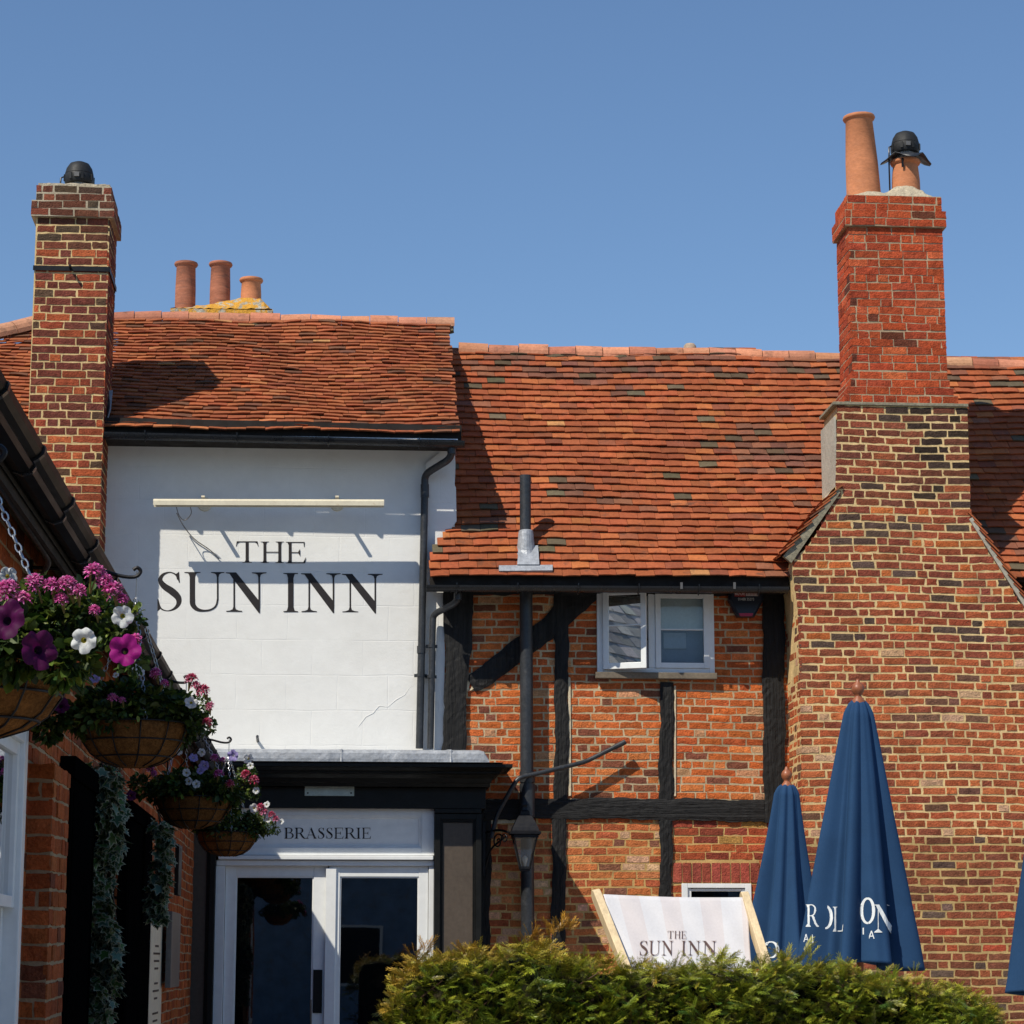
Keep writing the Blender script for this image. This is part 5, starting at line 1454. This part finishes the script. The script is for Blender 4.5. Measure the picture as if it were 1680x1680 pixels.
# ================================================================== DECK CHAIR
YK = 18.4
dk = thing('deck_chair', (P(1110, 1500, YK).x, YK-1, 0), 'giant pale wooden deck chair with striped fabric lettered THE SUN INN behind the hedge', 'deck chair')
def dpt(px, py, Y, t):    # point on a leaning rail, t in metres down
    pass
def rail(pt_, pb_, Yt, Yb, ext=4.2):
    a = P(*pt_, Yt); b = P(*pb_, Yb); d = b-a; k = (a.z-.05)/(-d.z)
    return a, a+d*k
la, lb = rail((979, 1470), (1018, 1568), YK, YK-.35)
ra, rb2 = rail((1222, 1474), (1252, 1568), YK+.05, YK-.32)
for i, (a, b) in enumerate(((la, lb), (ra, rb2))):
    mb = MB(); d = (b-a).normalized(); sd = Vector((1, 0, 0)); nn = d.cross(sd).normalized(); sd = nn.cross(d)
    # rounded head
    pts = [a-d*(.05*sin(t))+nn*(.055*cos(t)) for t in [pi*k/8 for k in range(9)]]
    poly = pts+[b-nn*.055, b+nn*.055]
    poly = [p_-sd*.03 for p_ in poly]; mb.prism(poly, sd*.06)
    mb.build('side_rail', M['wood'], dk, bevel=.006)
mb = MB(); mb.tube([la+(lb-la)*.03+Vector((0, 0, -.02)), ra+(rb2-ra)*.03+Vector((0, 0, -.02))], .02, 12); mb.build('top_bar', M['wood'], dk, smooth=True)
mb = MB()
for (a, b) in ((la, lb), (ra, rb2)):
    mb = MB(); m_ = a.lerp(b, .5); mb.bar(m_+Vector((.05, 0, 0)), (m_.x+.05, m_.y+.9, .03), .05, .07); mb.build('rear_leg', M['wood'], dk, bevel=.004)
fa0 = P(990, 1467, YK-.04); fa1 = P(1226, 1472, YK+.01); fb0 = P(1021, 1573, YK-.38); fb1 = P(1234, 1572, YK-.35)
def cloth(u, v):
    a = fa0.lerp(fa1, u); b = fb0.lerp(fb1, u)
    p_ = a+(b-a)*v
    return p_+Vector((0, .06*sin(min(1, v)*1.2)+.006*sin(u*17+v*4)*v+.004*sin(u*31-v*6), -.01*sin(u*pi)*(1 if v < .1 else 0)))
NU, NV = 90, 50; mb = MB()
vs = [cloth(i/NU, j/NV*3.4) for j in range(NV+1) for i in range(NU+1)]
for j in range(NV):
    for i in range(NU):
        s_ = int((i/NU)*7.0+.35) % 2
        mb_c = (.60, .565, .575) if s_ else (.62, .62, .645)
        mb.f.append((j*(NU+1)+i+len(mb.v), (j+1)*(NU+1)+i+len(mb.v), (j+1)*(NU+1)+i+1+len(mb.v), j*(NU+1)+i+1+len(mb.v))); mb.c.append(mb_c); mb.m.append(0)
mb.v.extend([tuple(p_) for p_ in vs])
fab = mb.build('striped_fabric', M['attr_paint'], dk, smooth=True)
fab.modifiers.new('c', 'SOLIDIFY').thickness = .004
mb = MB()
def onfab(px, py, d):
    ua = 0.5; 
    v = (py-1475)/97; 
    xl = 990+(1021-990)*v; xr_ = 1226+(1234-1226)*v
    return cloth((px-xl)/(xr_-xl), v)+Vector((0, -.006-d, 0))
write(mb, [('T', 1096, 1106, 1541.5, 1530), ('H', 1107, 1117, 1541.5, 1530), ('E', 1118, 1127, 1541.5, 1530),
           ('S', 1050, 1064, 1567, 1545), ('U', 1066, 1085, 1567, 1545), ('N', 1086, 1106, 1567, 1545), ('I', 1119, 1126, 1567, 1545), ('N', 1129, 1151, 1567, 1545), ('N', 1153, 1177, 1567, 1545)], onfab)
mb.build('lettering', mk('brown_print', (.10, .06, .055), bump=0, rough=.8), fab)
# ================================================================== ADDED HOUSE BEHIND THE CAMERA (out of view, shapes the glass reflections)
oh = thing('added_reflection_house', (4, -14, 0), 'plain house added out of view, coloured blue-grey to tint the glass reflections', 'house')
mb = MB(); mb.box(-16, 26, -16, -14, 0, 6.0, (.20, .30, .44)); mb.build('wall', M['mortar'], oh)
mb = MB(); mb.prism([(-16.4, -13.7, 5.9), (-16.4, -18, 9.2), (-16.4, -22, 5.9)], (42.8, 0, 0), (.08, .08, .085)); mb.build('roof', M['mortar'], oh)
for i, xq in enumerate((-12, -8, -4, 0, 4, 8, 12, 16, 20)):
    m2 = MB(); sash(m2, xq, xq+1.1, 1.0, 2.4, -13.99, .07, .05); o = m2.build('window', M['gloss_white'], oh)
    m2 = MB(); m2.box(xq+.07, xq+1.03, -13.98, -13.97, 1.07, 2.33); m2.build('pane', M['dark'], o)

# ================================================================== PLANTS
rng = np.random.default_rng(3)
def rotmats(d, roll):
    """matrices whose columns are (side, forward=d, up)"""
    d = d/np.linalg.norm(d, axis=1, keepdims=True)
    ref = np.where(np.abs(d[:, 2:3]) < .9, np.array([[0, 0, 1.]]), np.array([[1., 0, 0]]))
    s = np.cross(d, ref); s /= np.linalg.norm(s, axis=1, keepdims=True); u = np.cross(s, d)
    c, sn = np.cos(roll)[:, None], np.sin(roll)[:, None]
    return np.stack([s*c+u*sn, d, -s*sn+u*c], axis=2)
def scatter(tv, tf, tc, pos, dirs, roll, scale, cols):
    """copies of a template; tv (n,3) tf (m,k) tc (m,) shade factor, cols (N,3)"""
    N_ = len(pos); Mx = rotmats(dirs, roll)
    V = np.einsum('nij,kj->nki', Mx, tv)*scale[:, None, None] + pos[:, None, :]
    Fc = tf[None]+(np.arange(N_)*len(tv))[:, None, None]
    C = cols[:, None, :]*tc[None, :, None]
    return V.reshape(-1, 3), Fc.reshape(-1, tf.shape[1]), np.clip(C.reshape(-1, 3), .002, 1)
def cat(parts):
    V, F_, C = [], [], []; n = 0
    for v, f, c in parts:
        V.append(v); F_.append(f+n); C.append(c); n += len(v)
    return np.vstack(V), np.vstack(F_), np.vstack(C)
def unit(n, up=0):
    v = rng.normal(size=(n, 3)); v /= np.linalg.norm(v, axis=1, keepdims=True); v[:, 2] += up
    return v/np.linalg.norm(v, axis=1, keepdims=True)

# leaf: folded pointed oval, along +Y
LV = np.array([(0, 0, 0), (.28, .25, .07), (.34, .55, .09), (.2, .85, .04), (0, 1, -.06), (-.2, .85, .04), (-.34, .55, .09), (-.28, .25, .07), (0, .5, 0)])
LF = np.array([(0, 1, 2, 8), (8, 2, 3, 4), (8, 4, 5, 6), (0, 8, 6, 7)])
LT = np.array([1, 1.05, .93, .98])
# petunia as one flower mesh: five lobed funnel
def petunia(c, d, r, col, parent, throat):
    mb = MB(); d = Vector(d).normalized(); q = Vector((0, 0, 1)).rotation_difference(d).to_matrix()
    K = 40; rings = []
    ph = R.uniform(0, 6)
    for (rr, zz, cc) in ((.10, -.55, 0), (.22, -.18, 0), (.5, -.02, 1), (.8, .06, 1), (1.0, .02, 1)):
        ring = []
        for i in range(K):
            a = 2*pi*i/K; lob = (1-.22*(1-abs(cos(2.5*a+ph)))**2*(rr > .4))*(1+.06*sin(a+ph*2))
            ruf = .09*sin(7*a+ph*3)*(rr > .7)+.11*cos(5*a+ph*2)*(rr > .7)-.18*(rr > .9)*max(0, sin(a*.5+ph))**2
            ring.append(Vector(c)+q @ (Vector((rr*lob*cos(a), rr*lob*sin(a), zz+ruf))*r))
        rings.append((ring, cc))
    vs = [p_ for rg, _ in rings for p_ in rg]; n0 = len(mb.v); mb.v.extend([tuple(p_) for p_ in vs])
    for j in range(4):
        for i in range(K):
            a = 2*pi*i/K; vein = 1-.12*abs(cos(2.5*a+ph))**8
            mb.f.append((j*K+i, j*K+(i+1) % K, (j+1)*K+(i+1) % K, (j+1)*K+i))
            mb.c.append(throat if j == 0 else tuple(x*vein*(.85 if j == 1 else 1) for x in col)); mb.m.append(0)
    return mb.build('petunia', M['petal'], parent, smooth=True)
def geranium(c, r, col, parent, up=(0, -.5, .6), stem=None):
    """round head of small five petalled florets"""
    n = 26; r = r*1.3; parts = []
    pv = np.array([(0, 0, 0), (.13, .3, .02), (.17, .62, .05), (.08, .95, .03), (-.08, .95, .03), (-.17, .62, .05), (-.13, .3, .02)])
    pf = np.array([(0, 1, 2, 2), (0, 2, 5, 6), (2, 3, 4, 5)]); pf = np.array([(0, 1, 2, 5), (0, 2, 5, 6), (2, 3, 4, 5)])
    upv = np.array(Vector(up).normalized())
    dd = unit(n); dd = dd + upv*1.0; dd /= np.linalg.norm(dd, axis=1, keepdims=True)
    cen = np.array(c)+dd*r*.55*rng.uniform(.6, 1, (n, 1))
    for k in range(n):
        m_ = 5; a = np.arange(m_)*2*pi/m_+rng.uniform(0, 6)
        t = dd[k]; s_ = np.cross(t, [0, 0, 1.]); s_ /= np.linalg.norm(s_)+1e-6; u_ = np.cross(s_, t)
        ds = np.cos(a)[:, None]*s_+np.sin(a)[:, None]*u_+t*.35
        cc = np.array(col)*rng.uniform(.75, 1.3); cc = np.repeat(cc[None], m_, 0); 
        if rng.random() < .4: cc = cc*.6+np.array([.36, .24, .32])
        parts.append(scatter(pv, pf, np.array([.6, .9, 1.15]), np.repeat(cen[k][None], m_, 0), ds, rng.uniform(-.4, .4, m_), np.full(m_, r*.5), cc))
    V, F_, C = cat(parts)
    o = build_np('geranium_head', V, F_, C, M['petal'], parent)
    if stem is not None:
        mb = MB()
        for k in range(5): mb.tube([Vector(stem), (Vector(stem)+Vector(cen[k]))/2+Vector((0, 0, .01)), Vector(cen[k])], .0022, 5, col=(.25, .2, .06))
        mb.build('flower_stalk', M['leaf'], o)
    return o

GREENS = np.array([(.04, .09, .012), (.06, .11, .016), (.09, .145, .022), (.024, .06, .011), (.17, .22, .03)])
def foliage(c, rx, rz, n, parent, lo=-.5, size=.035, extra=(), pal=GREENS, name='foliage'):
    """shell of leaves round a dome, plus trailing clumps in extra=(centre, radii, n)"""
    parts = []
    def clump(cc, rad, m_, sz):
        d = unit(m_); f_ = rng.uniform(.35, 1, m_)**.5
        pos = np.array(cc)+d*np.array(rad)*f_[:, None]
        lum = .6+.5*np.sin(pos[:, 0]*40+pos[:, 2]*33)[:, None]*np.cos(pos[:, 1]*37)[:, None]
        dirs = d*.8+unit(m_)*.7+np.array([0, -.1, -.25])
        cols = pal[rng.integers(0, len(pal), m_)]*rng.uniform(.7, 1.4, (m_, 1))*np.clip(lum, .5, 1.2)
        parts.append(scatter(LV, LF, LT, pos, dirs, rng.uniform(-1.2, 1.2, m_), rng.uniform(.5, 1.25, m_)*sz, cols))
    m0 = n
    d = unit(m0*2); d = d[d[:, 2] > lo][:m0]
    for k in range(26):     # lobed mass
        a = rng.uniform(0, 2*pi); e = rng.uniform(-.1, 1.1)
        q = (c[0]+rx*.72*cos(a)*cos(e), c[1]+rx*.72*sin(a)*cos(e), c[2]+rz*.7*sin(e))
        clump(q, (rx*.36, rx*.36, rz*.38), n//26, size*rng.uniform(.7, 1.15))
    for (q, rad, m_, sz) in extra: clump(q, rad, m_, sz)
    V, F_, C = cat(parts)
    return build_np(name, V, F_, C, M['leaf'], parent)

def ringpts(c, r, z, n=36): return [Vector((c[0]+r*cos(2*pi*k/n), c[1]+r*sin(2*pi*k/n), z)) for k in range(n+1)]
def chain(mb, a, b, link=.026, r=.0022):
    a, b = Vector(a), Vector(b); d = b-a; n = max(2, int(d.length/(link*.8))); d.normalize()
    s1 = d.cross(Vector((0, 0, 1))); s1 = s1.normalized() if s1.length > .01 else Vector((1, 0, 0)); s2 = d.cross(s1)
    for k in range(n):
        c = a.lerp(b, (k+.5)/n); s = s1 if k % 2 else s2
        mb.tube([c+d*(link/2)*cos(t)+s*(link*.28)*sin(t) for t in [2*pi*i/8 for i in range(9)]], r, 5, cap=False)

WHITE = (.72, .74, .74); MAG = (.34, .012, .20); PUR = (.075, .003, .055); LIL = (.35, .30, .62); PINK = (.70, .13, .42); RED = (.55, .05, .13); ROSE = (.65, .16, .28)
def basket(pxr, pyr, wpx, label, flowers, ext, hook, seed, gs=1, nleaf=2600):
    d = .45*FPX/wpx*cos(PITCH)*1.0
    c = P(pxr, pyr, d); r = .225
    root = thing('hanging_basket', (c.x, c.y, c.z-.18), label, 'hanging basket', 'flower baskets hanging along the yard building')
    mb = MB(); prof = [(0, -.165), (.06, -.162), (.12, -.142), (.165, -.11), (.197, -.065), (.214, -.02), (.217, .005), (.2, .01), (0, -.01)]
    rr_ = random.Random(seed); ph = [rr_.uniform(0, 6) for _ in range(3)]
    mb.lathe(prof, c, 40, fn=lambda a, z: 1+.02*sin(3*a+ph[0])+.018*sin(9*a+z*40+ph[1]))
    mb.build('coir_liner', M['coir'], root, smooth=True)
    mb = MB()
    for z_, q in ((.008, .226), (-.062, .202), (-.125, .152)): mb.tube(ringpts(c, q, c.z+z_), .0035, 6, cap=False)
    for k in range(12):
        a = 2*pi*k/12+.2; mb.tube([Vector((c.x+(q+.006)*cos(a), c.y+(q+.006)*sin(a), c.z+z)) for q, z in prof[1:7][::1]], .003, 5)
    mb.build('wire_frame', M['iron'], root, smooth=True)
    hk = Vector(hook)
    mb = MB(); ap = Vector((c.x, c.y, hk.z-.13)) if False else Vector((hk.x, hk.y, hk.z-.11))
    mb.tube([hk+Vector((0, 0, -.0)), ap], .003, 6)
    for k in range(3):
        a = 2*pi*k/3+.9+seed; chain(mb, ap, (c.x+.222*cos(a), c.y+.222*sin(a), c.z+.01))
    mb.build('chain', M['zinc'], root)
    # bracket on the wall
    br = thing('basket_bracket', (XW, hk.y, hk.z-.3), 'black iron wall bracket carrying the ' + label.split(',')[0].replace('hanging basket', 'basket'), 'bracket', 'iron basket brackets')
    mb = MB(); mb.box(XW, XW+.012, hk.y-.016, hk.y+.016, hk.z-.34, hk.z+.04)
    mb.tube(bend([(XW+.01, hk.y, hk.z+.01), (hk.x-.14, hk.y, hk.z+.0), (hk.x-.05, hk.y, hk.z-.025), (hk.x, hk.y, hk.z-.025), (hk.x+.018, hk.y, hk.z), (hk.x, hk.y, hk.z+.018), (hk.x-.016, hk.y, hk.z+.004)], .03), .0075, 8)
    mb.tube(bend([(XW+.01, hk.y, hk.z-.3), (XW+.1, hk.y, hk.z-.2), (XW+.26, hk.y, hk.z-.01)], .1), .006, 8)
    mb.build('arm', M['iron'], br)
    exs = []
    for (px, py, dy, rad, m_, sz) in ext:
        q = P(px, py, d+dy); exs.append(((q.x, q.y, q.z), (rad, rad*1.2, rad), m_, sz))
    foliage((c.x, c.y, c.z+.02), .27, .15, nleaf, root, extra=exs, size=.036*gs)
    for fl in flowers:
        kind, px, py, rp = fl[:4]; dy = fl[4] if len(fl) > 4 else -.26
        q = P(px, py, d+dy); rw = rp*(d+dy)/FPX
        if kind in ('W', 'M', 'U', 'L'):
            col = {'W': WHITE, 'M': MAG, 'U': PUR, 'L': LIL}[kind]
            thr = {'W': (.5, .42, .05), 'M': (.05, .003, .04), 'U': (.015, .002, .02), 'L': (.5, .45, .5)}[kind]
            petunia(q, (R.uniform(-.5, .7), -1, R.uniform(-.35, .55)), rw, col, root, thr)
        else:
            geranium(q, rw, {'P': PINK, 'R': RED, 'S': ROSE}[kind], root, stem=(q.x+R.uniform(-.02, .02), q.y+.03, q.z-rw*1.4))
    return root
def hook_at(px, py, d): return P(px, py, d)
db = [.45*FPX/w_*cos(PITCH) for w_ in (300, 180, 127, 98)]
basket(-38, 1098, 300, 'nearest hanging basket, cut by the left edge, with white and dark magenta petunias',
       [('U', 8, 1018, 36, -.4), ('U', 66, 1066, 34, -.4), ('P', 128, 972, 15), ('P', 36, 985, 17), ('P', 100, 985, 13), ('P', 172, 955, 15), ('W', 136, 1051, 22, -.30), ('W', 200, 1011, 19), ('M', 205, 1068, 27, -.3), ('P', 155, 943, 20), ('P', 186, 972, 20), ('P', 110, 962, 18), ('P', 84, 964, 17), ('P', 57, 960, 19),
        ('P', 14, 972, 22), ('P', 155, 1003, 11), ('P', 222, 1052, 13), ('P', 200, 985, 12), ('M', 30, 1120-130, 16, -.1), ('P', 70, 985, 12, -.1), ('W', 12, 945, 16, .1)],
       [(60, 1010, -.1, .085, 500, .03), (120, 1010, -.1, .075, 500, .028), (165, 1020, -.15, .06, 450, .02), (190, 1040, -.2, .04, 250, .018), (110, 1085, -.2, .06, 300, .032), (20, 1060, -.2, .08, 350, .04), (215, 1085, -.2, .03, 120, .02), (215, 1015, -.2, .03, 120, .018)],
       PX(-30, 770, -.80) if False else P(-2, 742, db[0]), 1, gs=1.1)
hk2 = P(225, 937, db[1]); hk3 = P(306, 1113, db[2]); hk4 = P(376, 1213, db[3])
basket(220, 1192, 180, 'second hanging basket from the left, the big round one with mostly green leaves',
       [('W', 230, 1101, 9), ('W', 222, 1096, 7), ('P', 256, 1106, 11), ('L', 156, 1113, 9), ('P', 185, 1147, 10), ('P', 200, 1150, 7), ('U', 100, 1158, 14), ('R', 314, 1116, 12), ('R', 334, 1135, 13), ('S', 322, 1128, 11), ('W', 314, 1152, 11), ('R', 340, 1186, 9), ('W', 190, 1107, 6), ('P', 270, 1122, 8), ('S', 345, 1160, 9)],
       [(95, 1175, -.1, .05, 260, .03), (78, 1200, -.1, .04, 150, .034), (325, 1160, -.1, .05, 300, .02), (338, 1190, -.1, .035, 160, .02), (300, 1200, 0, .05, 200, .025)], hk2, 2, nleaf=4000)
basket(318, 1312, 127, 'third hanging basket from the left, with small white and lilac petunias in front',
       [('W', 331, 1234, 7), ('L', 317, 1243, 8), ('L', 335, 1256, 9), ('L', 328, 1265, 6), ('W', 306, 1268, 7), ('W', 309, 1282, 7), ('W', 322, 1286, 7), ('P', 359, 1271, 9), ('R', 377, 1287, 8), ('L', 382, 1240, 10), ('W', 408, 1245, 9), ('W', 411, 1256, 6), ('R', 403, 1272, 9), ('R', 416, 1282, 10), ('P', 246, 1262, 8), ('P', 253, 1270, 6), ('P', 352, 1245, 8), ('U', 215, 1305, 9), ('W', 294, 1233, 6), ('W', 420, 1297, 6), ('P', 365, 1248, 6)],
       [(230, 1290, -.1, .06, 240, .03), (405, 1270, -.1, .05, 300, .022), (415, 1300, -.1, .04, 200, .02), (375, 1330, .0, .06, 250, .025)], hk3, 3, nleaf=3200)
basket(372, 1368, 98, 'furthest hanging basket, smallest, beside the BRASSERIE lettering',
       [('W', 417, 1326, 8), ('R', 428, 1326, 8), ('S', 433, 1334, 8), ('W', 437, 1320, 6), ('R', 446, 1338, 7), ('S', 452, 1345, 7), ('W', 461, 1348, 5), ('R', 371, 1325, 8), ('W', 440, 1345, 5), ('M', 360, 1345, 6)],
       [(415, 1345, -.1, .07, 400, .024), (440, 1358, -.1, .05, 260, .02), (350, 1350, 0, .06, 200, .025), (452, 1362, -.1, .03, 100, .016)], hk4, 4, nleaf=2800)

# ivy garlands
IV = [(0, 0), (.25, -.12), (.5, .05), (.32, .3), (.58, .62), (.25, .6), (0, 1.05), (-.25, .6), (-.58, .62), (-.32, .3), (-.5, .05), (-.25, -.12)]
def ivy(px, py0, py1, d, wpx, n, label, nm):
    top = P(px, py0, d); z0 = max(.5, P(px, 1700, d).z)
    root = thing('ivy_garland', (top.x, d, z0), label, 'ivy', 'variegated ivy garlands on the yard wall')
    hw = wpx*d/FPX/2; zb = P(px, py1, d).z
    m_ = n
    z = rng.uniform(zb, top.z, m_)
    off = .25*hw*np.sin(z*9)
    pos = np.stack([top.x+off+rng.uniform(-1, 1, m_)*hw*.72, d+rng.uniform(-1, 1, m_)*hw*.9-.04, z], 1)
    dirs = np.stack([rng.uniform(-.7, .9, m_), rng.uniform(-.5, .1, m_), rng.uniform(-1.1, -.1, m_)], 1)
    V12 = np.array([(x, y, 0.03*abs(x)) for x, y in IV]); V12 = np.vstack([V12, [(0, .3, -.03)]])
    tf = np.array([(i, (i+1) % 12, 12) for i in range(12)])
    # small triangles fan as tri faces; cream leaf with a green heart just above
    roll = rng.uniform(-.7, .7, m_); sc = rng.uniform(.034, .078, m_)
    gcol = np.array([(.06, .13, .025), (.09, .17, .04), (.09, .17, .12), (.04, .09, .03)])[rng.integers(0, 4, m_)]
    e = np.ones(12)
    # normals face the viewer: side vector from rotmats with roll 0 keeps the blade broad towards -Y
    A_ = scatter(V12, tf, e, pos, dirs, roll, sc, np.tile(np.array([[.42, .43, .30]]), (m_, 1))*rng.uniform(.7, 1.1, (m_, 1)))
    V12b = V12*np.array([.74, .80, 1])+np.array([0, .06, .012]); V12c = V12*np.array([.74, .8, 1])+np.array([0, .06, -.03])
    B_ = scatter(V12b, tf, e, pos, dirs, roll, sc, gcol*rng.uniform(.8, 1.3, (m_, 1)))
    C_ = scatter(V12c, tf, e, pos, dirs, roll, sc, gcol*rng.uniform(.8, 1.3, (m_, 1)))
    V, F_, C = cat([A_, B_, C_])
    build_np('leaves', V, F_, C, M['leaf'], root)
    mb = MB()
    for k in range(4):
        zz = np.linspace(top.z+.05, zb, 24); x0 = rng.uniform(-.6, .6)*hw
        mb.tube([(top.x+x0+.3*hw*sin(q*8+k), d+rng.uniform(-.01, .01), q) for q in zz], .004, 5, col=(.07, .05, .03))
    mb.build('stems', M['leaf'], root)
    return root
ivy(178, 1255, 1760, 12.0, 60, 900, 'longer nearer garland of variegated ivy hanging between the black door casings', 1)
ivy(266, 1345, 1512, 15.0, 36, 420, 'shorter further garland of variegated ivy above the cream notice', 2)

# ================================================================== HEDGE
def yew_template(n=11):
    vs, fs, sh_ = [], [], []
    L_ = 1.0
    for k in range(n):
        y = .06+.94*k/n
        for s_ in (-1, 1):
            ln = .34*(1-.45*abs(k/n-.45)*1.3); an = radians(52-22*k/n)
            dx, dy = s_*sin(an)*ln, cos(an)*ln; w_ = .042
            up = .05*sin(k*2.3)
            n0 = len(vs)
            vs += [(0, y, 0), (dx*.5+w_*dy/ln*s_*-1*0, y+dy*.5-w_, up*.6+.015), (dx, y+dy, up), (dx*.5, y+dy*.5+w_, up*.6)]
            fs.append((n0, n0+1, n0+2, n0+3)); sh_.append(.6+.85*k/n)
    n0 = len(vs); vs += [(-.018, 0, 0), (.018, 0, 0), (.008, 1, 0), (-.008, 1, 0)]; fs.append((n0, n0+1, n0+2, n0+3)); sh_.append(.55)
    return np.array(vs), np.array(fs), np.array(sh_)
YV, YFc, YS_ = yew_template()
hedge = thing('yew_hedge', (P(1150, 1600, 11).x, 11.2, 0), 'clipped yew hedge with bronze tinged tips across the bottom right', 'hedge')
Yh = 10.6
outl = [(a_+(8 if a_ < 700 else 0), b_+(9 if a_ > 1000 else 4)) for a_, b_ in [(618, 1700), (628, 1655), (650, 1612), (672, 1580), (700, 1565), (740, 1562), (800, 1562), (860, 1546), (900, 1556), (960, 1572), (1040, 1576), (1100, 1578), (1180, 1574), (1250, 1580), (1310, 1566), (1380, 1580), (1450, 1592), (1520, 1605), (1580, 1618), (1630, 1640), (1655, 1668), (1668, 1700)]]
ox = np.array([P(a, b, Yh).x for a, b in outl]); oz = np.array([P(a, b, Yh).z for a, b in outl])
x_min, x_max = ox[0], ox[-1]
def htop(x): return np.interp(x, ox, oz)
DEP = 1.1
def hedge_pts(n, zlow, top_only=False):
    x = rng.uniform(x_min-.02, x_max+.02, n)
    ht = htop(x)+.018*np.sin(x*23)+.014*np.sin(x*41+1)
    pos = np.zeros((n, 3)); dirs = np.zeros((n, 3))
    m_ = rng.random(n) < .30
    yb = Yh+.04*np.sin(x*6)+.03*np.sin(x*17+2)
    # top surface
    k = m_; pos[k, 0] = x[k]; pos[k, 1] = yb[k]+.02+rng.uniform(0, 1, k.sum())**1.3*DEP; pos[k, 2] = ht[k]-rng.uniform(0, .07, k.sum())-.02*(pos[k, 1]-Yh)
    dirs[k] = np.stack([rng.uniform(-1, 1, k.sum()), rng.uniform(-1, .5, k.sum()), rng.uniform(-.1, .75, k.sum())], 1)
    # front face
    k = ~m_; zz = rng.uniform(0, 1, k.sum()); z = ht[k]-(ht[k]-zlow)*zz
    bump_ = .085*np.sin(x[k]*19+z*11)*np.cos(z*27+x[k]*7)+.05*np.sin(x[k]*43+2*z)*np.sin(z*39+x[k]*5)
    pos[k, 0] = x[k]; pos[k, 1] = yb[k]+bump_+rng.uniform(-.03, .14, k.sum())+.10*np.exp(-(ht[k]-z)/.05); pos[k, 2] = z
    dirs[k] = np.stack([rng.uniform(-.9, .8, k.sum()), rng.uniform(-1.1, -.1, k.sum()), rng.uniform(-.25, .75, k.sum())], 1)
    return pos, dirs
def hedge_part(n, zlow, smin, smax, zmax=None):
    pos, dirs = hedge_pts(n, zlow)
    if zmax is not None:
        k = pos[:, 2] < zmax; pos, dirs = pos[k], dirs[k]
    n = len(pos)
    t = np.clip((pos[:, 2]-htop(pos[:, 0])+.10)/.10, 0, 1)
    left = np.clip(1-(pos[:, 0]-x_min)/1.5, 0, 1)
    br = np.clip(t*(.30+.65*left)+rng.normal(0, .16, n)+.12*np.sin(pos[:, 0]*29+pos[:, 2]*31), 0, 1)[:, None]
    base = np.array([[.055, .12, .016]])*rng.uniform(.55, 1.3, (n, 1)); ye = np.array([[.32, .37, .028]]); bz = np.array([[.50, .25, .035]])
    yg = np.clip(rng.normal(.5, .32, (n, 1))+t[:, None]*.25, 0, 1)
    col = base*(1-yg)+ye*yg; col = col*(1-br*.75)+bz*br*.75
    return scatter(YV, YFc, YS_, pos, dirs, rng.uniform(-.9, .9, n), rng.uniform(smin, smax, n), col)
zlow = P(1100, 1700, Yh).z-.05
V, F_, C = cat([hedge_part(6400, zlow, .045, .085), hedge_part(1500, .05, .09, .15, zlow+.02)])
# a few taller sprigs
sp_ = []
for (px, py, k_) in ((872, 1530, 10), (905, 1525, 9), (920, 1518, 8), (935, 1516, 6), (700, 1548, 7), (680, 1562, 5), (1320, 1556, 6), (862, 1540, 8), (760, 1552, 6), (1500, 1592, 5), (1180, 1566, 5)):
    q = np.array(P(px, py, Yh+.1)); m_ = k_
    pos = q+rng.normal(0, .012, (m_, 3))-np.array([0, 0, .03]); dirs = np.stack([rng.uniform(-.5, .8, m_), rng.uniform(-.5, .3, m_), rng.uniform(.3, 1, m_)], 1)
    left = px < 1000
    sp_.append(scatter(YV, YFc, YS_, pos, dirs, rng.uniform(-.9, .9, m_), rng.uniform(.045, .08, m_), np.tile(np.array([[.48, .26, .035]]) if left else np.array([[.34, .33, .03]]), (m_, 1))*rng.uniform(.7, 1.2, (m_, 1))))
V, F_, C = cat([(V, F_, C)]+sp_)
build_np('foliage', V, F_, C, M['needle'], hedge)
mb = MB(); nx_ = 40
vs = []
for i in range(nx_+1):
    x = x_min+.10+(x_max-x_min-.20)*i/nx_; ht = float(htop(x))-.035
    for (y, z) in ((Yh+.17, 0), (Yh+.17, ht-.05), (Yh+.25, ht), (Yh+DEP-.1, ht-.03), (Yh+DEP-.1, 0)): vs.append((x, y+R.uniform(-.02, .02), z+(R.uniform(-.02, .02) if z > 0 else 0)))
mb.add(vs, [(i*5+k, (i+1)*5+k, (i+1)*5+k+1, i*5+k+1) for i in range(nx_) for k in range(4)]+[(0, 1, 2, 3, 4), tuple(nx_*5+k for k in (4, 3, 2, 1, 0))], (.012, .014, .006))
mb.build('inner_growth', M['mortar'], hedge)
mb = MB()
for k in range(40):
    x = R.uniform(x_min+.1, x_max-.1); z = R.uniform(zlow+.05, float(htop(x))-.06)
    a = Vector((x, Yh+.12, z-.12)); mb.tube([a, a+Vector((R.uniform(-.05, .05), -.05, .08)), a+Vector((R.uniform(-.09, .09), -.09, .15))], [.005, .004, .002], 6, col=(.12, .06, .04))
tag(mb.build('twigs', M['needle'], hedge), kind='stuff')
